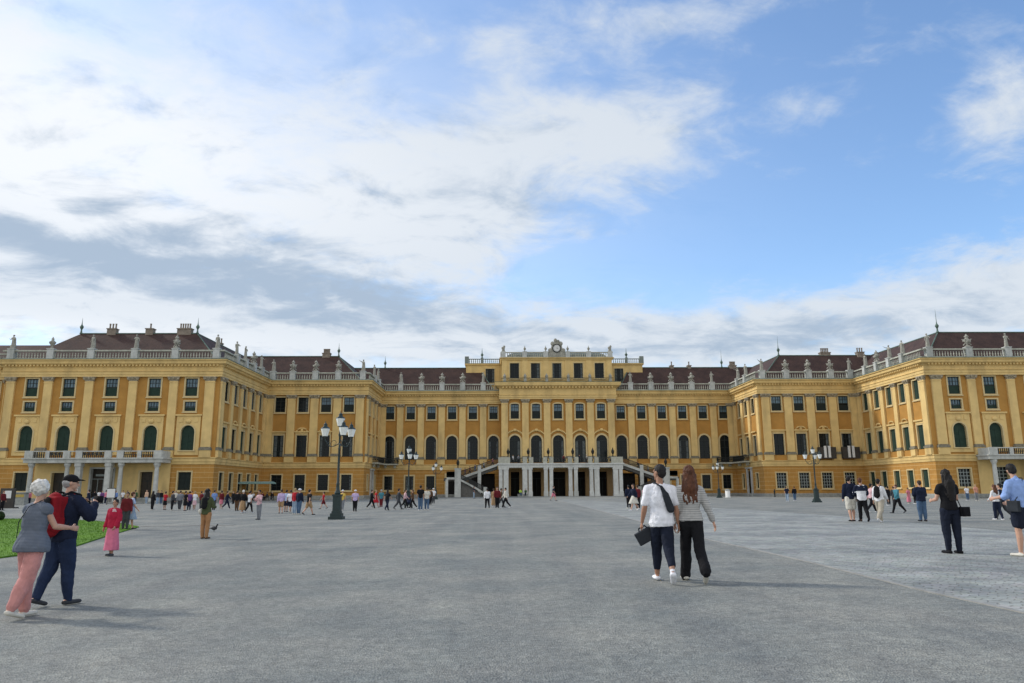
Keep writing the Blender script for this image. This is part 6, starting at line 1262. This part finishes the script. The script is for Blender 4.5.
# man with cap and red backpack
P6 = Pose(.05, ((-.16, .25), (.17, .06)), ((.5, .2, 1.9, .6), (.45, .55, 1.9, 1.1)), head=(.05, -.6), stance=.05, bulk=1.08)
o, J, H, W6 = hero(55, 606, 481, 158, P6, [('jacket', top(sleeve=1., hem=-.14, grow=.020, loose=.01, collar=True), 'cloth_navy', None), ('jeans', trs(length=1., grow=.009), 'jean_blue', None), ('shoes', sho(), 'cloth_darkgrey', None)], 'man in dark cap and navy jacket photographing, red backpack on his back', 'skin_light', hair=('cap', 'cloth_black'))
m = MB(); c = J['chest']; m.capsule((c+V(0, .12, -.02))*H, .075*H, (c+V(0, .13, -.22))*H, .085*H, 16, 1.05, .62, ax=(1, 0, 0)); q = c*H; m.box(q.x-.115, q.x+.115, q.y+.26, q.y+.36, q.z-.42, q.z-.20); m.box(q.x-.13, q.x+.13, q.y+.10, q.y+.30, q.z-.44, q.z+.03); m.box(q.x-.15, q.x+.15, q.y+.14, q.y+.25, q.z-.42, q.z-.27)
bp_ = thing_at('backpack', m, 'backpack_red', W6, 'bright red backpack worn by the man in the dark cap', 'backpack', .011)
m = MB()
for sg in (-1, 1): m.tube([(c+V(sg*.05, .10, .02))*H, (c+V(sg*.062, .03, .055))*H, (c+V(sg*.065, -.06, .03))*H, (c+V(sg*.07, -.085, -.08))*H, (c+V(sg*.09, .05, -.2))*H], .018, 6)
m.capsule((c+V(0, .185, .0))*H, .02*H, (c+V(0, .20, -.07))*H, .024*H, 8, 2., .5, ax=(1, 0, 0))
me = remesh(m, 'straps', .011, 1); me.materials.append(MATS['cloth_black']); link('straps', me, bp_)
m = MB(); q = (J['wrL']+J['fdL']*.06)*H; m.box(q.x-.07+.03, q.x+.07+.03, q.y-.09, q.y-.04, q.z-.03, q.z+.07); m.lathe((q.x+.03, q.y-.12, q.z+.0), [(.03, 0), (.03, .05)], 10)
thing_at('camera', m, 'cloth_black', W6, 'small black camera raised by the man in the dark cap', 'camera', None)
# child in pink
P7 = Pose(.0, ((.12, .1), (-.05, .1)), ((.1, .16, .5, .2), (.05, .14, .3, .0)), head=(.0, .3), female=True, stance=.045)
o, J, H, W7 = hero(110.5, 556, 501.5, -12, P7, [('jacket', top(sleeve=.95, hem=-.1, grow=.022, loose=.012), 'jacket_red', .011), ('dress', skt(z_end=.10, w0=.088, w1=.125, top_t=.3), 'dress_pink', .011), ('blouse', top(sleeve=0, hem=-.05, grow=.0245, loose=-.05), 'cloth_palepink', .011), ('shoes', sho(), 'cloth_darkgrey', None)], 'child in red jacket and long pink dress walking toward the camera by the lawn', 'skin_tan', hair=('short', 'hair_blackh'))
# person in olive jacket
P8 = Pose(.02, ((.04, .03), (-.03, .03)), ((.3, .1, 1.5, .4), (.2, .18, 1.3, .4)), head=(.1, -.3), female=True, stance=.056)
o, J, H, W8 = hero(204.3, 539, 490.5, 170, P8, [('jacket', top(sleeve=1., hem=-.12, grow=.014, loose=.008), 'olive_jacket', .012), ('trousers', trs(length=1., grow=.005, flare=.006), 'trouser_tan', .012), ('shoes', sho(), 'cloth_brown', None)], 'person in olive jacket and tan trousers standing alone on the gravel', hair=('long', 'hair_blackh'), vox=.012)
m = MB(); q = (J['hip']+V(.11, .02, .03))*H; m.ell(q, .07, .12, .10); m.capsule(q+V(0, 0, .07), .012, (J['chest']+V(-.05, .06, .02))*H, .012, 6); thing_at('cream_bag', m, 'cloth_offwhite', W8, 'cream shoulder bag on the person in tan trousers', 'bag', .012)
m = MB(); c = J['chest']; m.capsule((c+V(0, .1, -.03))*H, .06*H, (c+V(0, .11, -.16))*H, .065*H, 12, 1, .6, ax=(1, 0, 0)); thing_at('black_backpack', m, 'cloth_black', W8, 'black backpack on the person in the olive jacket', 'backpack', .012)
# right-hand group
mid = [
 (852.5, 521.5, 476.5, 175, Pose(.02, ((-.05, .25), (.1, .08)), ((.1, .1, .2, 0), (.0, .1, .2, 0)), head=(0, -.7), stance=.05), [('jacket', top(sleeve=1., hem=-.1, grow=.018, loose=.008), 'cloth_navy', .013), ('shorts', trs(length=.42, grow=.018), 'cloth_offwhite', .013), ('shoes', sho(), 'cloth_black', None)], 'man in navy sweater and white shorts, leftmost of the group on the right', 'skin_light', ('short', 'hair_blackh')),
 (864, 521.8, 478.5, 172, Pose(.04, ((.15, .1), (-.25, .4)), ((.4, .2, .9, .3), (.2, .15, .7, .3)), head=(.1, -.5), stance=.05), [('sweater', top(sleeve=1., hem=-.12, grow=.018, loose=.01), 'cloth_white', .013), ('yoke', lambda J, p, H: top_mb(J, p, H, .9, .62, .0215, .01), 'cloth_navy', .013), ('trousers', trs(length=1., grow=.008), 'cloth_black', .013), ('shoes', sho(), 'cloth_black', None)], 'man in navy and white sweater, second from the left in the right group', 'skin_light', ('short', 'hair_reddish')),
 (881.5, 522.5, 479.5, 130, Pose(.06, ((.30, .08), (-.35, .45)), ((-.2, .12, .3, 0), (.2, .12, .5, 0)), head=(0, 0), female=True, stance=.048), [('top', top(sleeve=.9, hem=-.1, grow=.014, loose=.008), 'cloth_white', .013), ('trousers', trs(length=1., grow=.014), 'trouser_beige', .013), ('shoes', sho(), 'cloth_white', None)], 'woman in white top and beige trousers with a black backpack, striding right', 'skin_light', ('short', 'hair_blackh')),
 (923.3, 521.5, 481, 178, Pose(.02, ((.05, .05), (-.06, .05)), ((.3, .14, 1.2, .5), (.2, .14, 1.1, .5)), head=(.15, .2), stance=.05, bulk=1.08), [('jacket', top(sleeve=1., hem=-.08, grow=.022, loose=.012), 'cloth_navy', .013), ('jeans', trs(length=1., grow=.009), 'cloth_denim', .013), ('shoes', sho(), 'cloth_black', None)], 'man in navy jacket and blue jeans with bent arms, left of the woman in black', 'skin_light', ('short', 'hair_brownh')),
 (998.5, 520, 485, 190, Pose(.03, ((.15, .1), (-.15, .2)), ((.2, .14, .8, .3), (.2, .14, .8, .3)), head=(.1, .3), female=True, stance=.046), [('top', top(sleeve=1., hem=.0, grow=.014, loose=.006), 'cloth_white', .013), ('jeans', trs(length=1., grow=.006), 'cloth_navy', .013), ('shoes', sho(), 'cloth_white', None)], 'red haired woman in white top and navy jeans left of the blue shirt', 'skin_light', ('long', 'hair_reddish')),
]
for (px, fy, hy, ang, P_, pieces, lab, sk, hr) in mid:
    o, J, H, W_ = hero(px, fy, hy, ang, P_, pieces, lab, sk, .013, hr)
    if 'backpack' in lab:
        m = MB(); c = J['chest']; m.capsule((c+V(0, .11, -.03))*H, .065*H, (c+V(0, .12, -.18))*H, .075*H, 14, 1, .62, ax=(1, 0, 0))
        for sg in (-1, 1): m.tube([(c+V(sg*.05, .08, .0))*H, (c+V(sg*.06, .03, .05))*H, (c+V(sg*.06, -.06, .02))*H, (c+V(sg*.07, -.08, -.1))*H], .016, 6)
        thing_at('backpack', m, 'cloth_black', W_, 'black backpack on the woman in beige trousers', 'backpack', .012)
# ------------------------------------------------------------------ sky and sun
SUN_EL = radians(34); sun_dir = Vector((-.90*cos(SUN_EL), .43*cos(SUN_EL), sin(SUN_EL))).normalized()
w = bpy.data.worlds.new('World'); scene.world = w; w.use_nodes = True; nt = w.node_tree; nt.nodes.clear(); L = nt.links.new; N = nt.nodes.new
out = N('ShaderNodeOutputWorld'); bg = N('ShaderNodeBackground'); L(bg.outputs[0], out.inputs[0]); bg.inputs['Strength'].default_value = .1
sky = N('ShaderNodeTexSky'); sky.sky_type = 'NISHITA'; sky.sun_disc = False; sky.sun_elevation = SUN_EL; sky.sun_rotation = atan2(sun_dir.x, sun_dir.y); sky.altitude = 200; sky.air_density = 1.; sky.dust_density = .6; sky.ozone_density = 2.
tc = N('ShaderNodeTexCoord'); sp = N('ShaderNodeSeparateXYZ'); L(tc.outputs['Generated'], sp.inputs[0])
def mth(op, a, b=None, c=None, clamp=False):
    n = N('ShaderNodeMath'); n.operation = op; n.use_clamp = clamp
    for i, v in enumerate((a, b, c)):
        if v is None: continue
        if isinstance(v, (int, float)): n.inputs[i].default_value = v
        else: L(v, n.inputs[i])
    return n.outputs[0]
x, y, z = sp.outputs; D = 57.2958
az = mth('MULTIPLY', mth('ARCTAN2', x, y), D); el = mth('MULTIPLY', mth('ARCSINE', z), D)
def azel(px, py):
    d = ray(px, py).normalized(); return atan2(d.x, d.y)*D, asin(d.z)*D
def blob(px, py, sx, sy, amp, tilt=0.):
    a0, e0 = azel(px, py); a1, e1 = azel(px+sx, py); a2, e2 = azel(px, py-sy); ra = max(1, abs(a1-a0)); re = max(.6, abs(e2-e0))
    da = mth('SUBTRACT', az, a0); de = mth('SUBTRACT', el, e0)
    if tilt:
        u_ = mth('ADD', mth('MULTIPLY', da, cos(tilt)), mth('MULTIPLY', de, sin(tilt))); v_ = mth('SUBTRACT', mth('MULTIPLY', de, cos(tilt)), mth('MULTIPLY', da, sin(tilt))); da, de = u_, v_
    q = mth('ADD', mth('POWER', mth('ABSOLUTE', mth('DIVIDE', da, ra)), 2), mth('POWER', mth('ABSOLUTE', mth('DIVIDE', de, re)), 2))
    return mth('MULTIPLY', mth('EXPONENT', mth('MULTIPLY', q, -1)), amp)
def tot(l):
    s = l[0]
    for v in l[1:]: s = mth('ADD', s, v)
    return s
# cloud layer coordinates: the sky direction cut by a flat layer overhead
den = mth('ADD', mth('MAXIMUM', z, 0), .22); cx_ = mth('DIVIDE', x, den); cy_ = mth('DIVIDE', y, den)
cb = N('ShaderNodeCombineXYZ'); L(cx_, cb.inputs[0]); L(cy_, cb.inputs[1]); cb.inputs[2].default_value = 3.7
def noise(s, det, rough=.55, dist=0., off=0., vec=None):
    n = N('ShaderNodeTexNoise'); n.inputs['Scale'].default_value = s; n.inputs['Detail'].default_value = det; n.inputs['Roughness'].default_value = rough; n.inputs['Distortion'].default_value = dist
    mp = N('ShaderNodeMapping'); mp.inputs['Location'].default_value = (off, off*.7, off*.3); mp.inputs['Rotation'].default_value = (0, 0, -.5); mp.inputs['Scale'].default_value = (1, 1.25, 1); L(vec or cb.outputs[0], mp.inputs['Vector']); L(mp.outputs[0], n.inputs['Vector']); return n.outputs['Fac']
n1 = noise(4.2, 10, .6, .5); n2 = noise(12., 9, .62, .4, 4.); n3 = noise(6., 9, .62, .5, 9.); n0 = noise(1.5, 4, .5, .2, 2.)
# the same field sampled a little towards the sun: where it is denser there, this side is shaded
sv = N('ShaderNodeVectorMath'); sv.operation = 'ADD'; L(cb.outputs[0], sv.inputs[0]); sv.inputs[1].default_value = (-.05, .06, 0)
n1s = noise(4.2, 6, .6, .5, 0., sv.outputs[0]); relief = mth('SUBTRACT', n1s, n1)
fbm = tot([mth('MULTIPLY', mth('SUBTRACT', n1, .5), 2.2), mth('MULTIPLY', mth('SUBTRACT', n2, .5), 1.1), mth('MULTIPLY', mth('SUBTRACT', n0, .5), .8)])
cov = tot([blob(40, 110, 330, 160, .95), blob(120, 265, 330, 75, 1.1), blob(300, 335, 300, 35, 1.), blob(520, 150, 190, 85, 1.0), blob(430, 240, 130, 60, .75), blob(480, 30, 100, 34, .55), blob(720, 12, 140, 24, .75), blob(650, 140, 60, 45, .3),
   blob(1010, 110, 70, 60, .85, .6), blob(820, 330, 260, 38, 1.15), blob(990, 285, 130, 50, .95), blob(620, 340, 200, 28, .9), blob(800, 110, 55, 22, .5), blob(880, 50, 60, 30, .3), blob(603, 233, 30, 14, .55), blob(-300, 150, 300, 200, .9), blob(1500, 250, 400, 120, .6),
   blob(250, 60, 130, 40, -.3), blob(430, 90, 50, 40, -.4), blob(600, 60, 50, 30, -.25), blob(560, 262, 60, 28, -.5), blob(760, 220, 170, 60, -.35), blob(820, 150, 120, 60, -.15)])
rear_fill = N('ShaderNodeMapRange'); rear_fill.interpolation_type = 'SMOOTHSTEP'; L(y, rear_fill.inputs['Value']); rear_fill.inputs['From Min'].default_value = .3; rear_fill.inputs['From Max'].default_value = -.35; behind = mth('MULTIPLY', rear_fill.outputs[0], .8)  # unseen bright cloud behind the camera, added to fill the shaded facades
d = mth('ADD', mth('ADD', cov, fbm), behind)
a = N('ShaderNodeMapRange'); a.interpolation_type = 'SMOOTHSTEP'; L(d, a.inputs['Value']); a.inputs['From Min'].default_value = .1; a.inputs['From Max'].default_value = 1.25
veil = mth('MINIMUM', tot([blob(0, 110, 400, 210, .62), blob(380, 180, 280, 180, .30), blob(500, 350, 700, 35, .45), mth('MULTIPLY', rear_fill.outputs[0], .5)]), .85)
alpha = mth('SUBTRACT', 1., mth('MULTIPLY', mth('SUBTRACT', 1., mth('MULTIPLY', a.outputs[0], .95)), mth('SUBTRACT', 1., veil)))
dark = tot([blob(90, 260, 200, 26, .85, -.05), blob(320, 288, 170, 30, .85, -.12), blob(230, 240, 90, 16, .3), blob(20, 238, 100, 14, .4), blob(600, 352, 160, 10, .35), blob(740, 338, 120, 18, .6), blob(900, 318, 140, 18, .5), blob(480, 205, 130, 22, .35), blob(640, 185, 60, 30, .2), blob(180, 352, 200, 8, .3), blob(420, 325, 150, 12, .3)])
sh = tot([dark, mth('MULTIPLY', mth('SUBTRACT', n3, .5), 1.2), mth('MULTIPLY', relief, 2.4), .08]); sm_ = N('ShaderNodeMapRange'); sm_.interpolation_type = 'SMOOTHSTEP'; L(sh, sm_.inputs['Value']); sm_.inputs['From Min'].default_value = 0.; sm_.inputs['From Max'].default_value = 1.15
def rgb(c):
    n = N('ShaderNodeRGB'); n.outputs[0].default_value = (*c, 1); return n.outputs[0]
def mix(f, p, q):
    m = N('ShaderNodeMix'); m.data_type = 'RGBA'; L(f, m.inputs['Factor']); L(p, m.inputs['A']); L(q, m.inputs['B']); return m.outputs['Result']
sunglow = mth('MINIMUM', tot([blob(-10, 90, 330, 190, .75), blob(170, 180, 330, 110, .45), blob(30, 335, 260, 22, .5), blob(300, 345, 350, 22, .25)]), 1.)
lit = mix(sunglow, rgb((7.2, 7.8, 8.5)), rgb((9.4, 9.75, 10.2)))
lit = mix(rear_fill.outputs[0], lit, rgb((11., 10.8, 10.4)))  # added fill cloud, brighter than the clouds in view
ccol = mix(sm_.outputs[0], lit, rgb((4.2, 5.2, 6.5)))
hs = N('ShaderNodeMix'); hs.data_type = 'RGBA'; hs.blend_type = 'MULTIPLY'; hs.inputs['Factor'].default_value = 1.; L(sky.outputs[0], hs.inputs['A']); hs.inputs['B'].default_value = (1.95, 2.15, 2.3, 1)
L(mix(alpha, hs.outputs['Result'], ccol), bg.inputs['Color'])
sd = bpy.data.lights.new('sun', 'SUN'); sd.energy = 2.5; sd.angle = radians(5.); sd.color = (1., .93, .82); so_ = bpy.data.objects.new('sun', sd); col.objects.link(so_); so_.rotation_euler = (-sun_dir).to_track_quat('-Z', 'Y').to_euler()
w.cycles.sampling_method = 'MANUAL'; w.cycles.sample_map_resolution = 512
scene.cycles.max_bounces = 5; scene.cycles.diffuse_bounces = 3; scene.cycles.glossy_bounces = 2
scene.view_settings.view_transform = 'Standard'; scene.view_settings.look = 'None'; scene.view_settings.exposure = 0.; scene.view_settings.gamma = 1.
scene.render.resolution_x = 1024; scene.render.resolution_y = 683
bpy.context.view_layer.update()
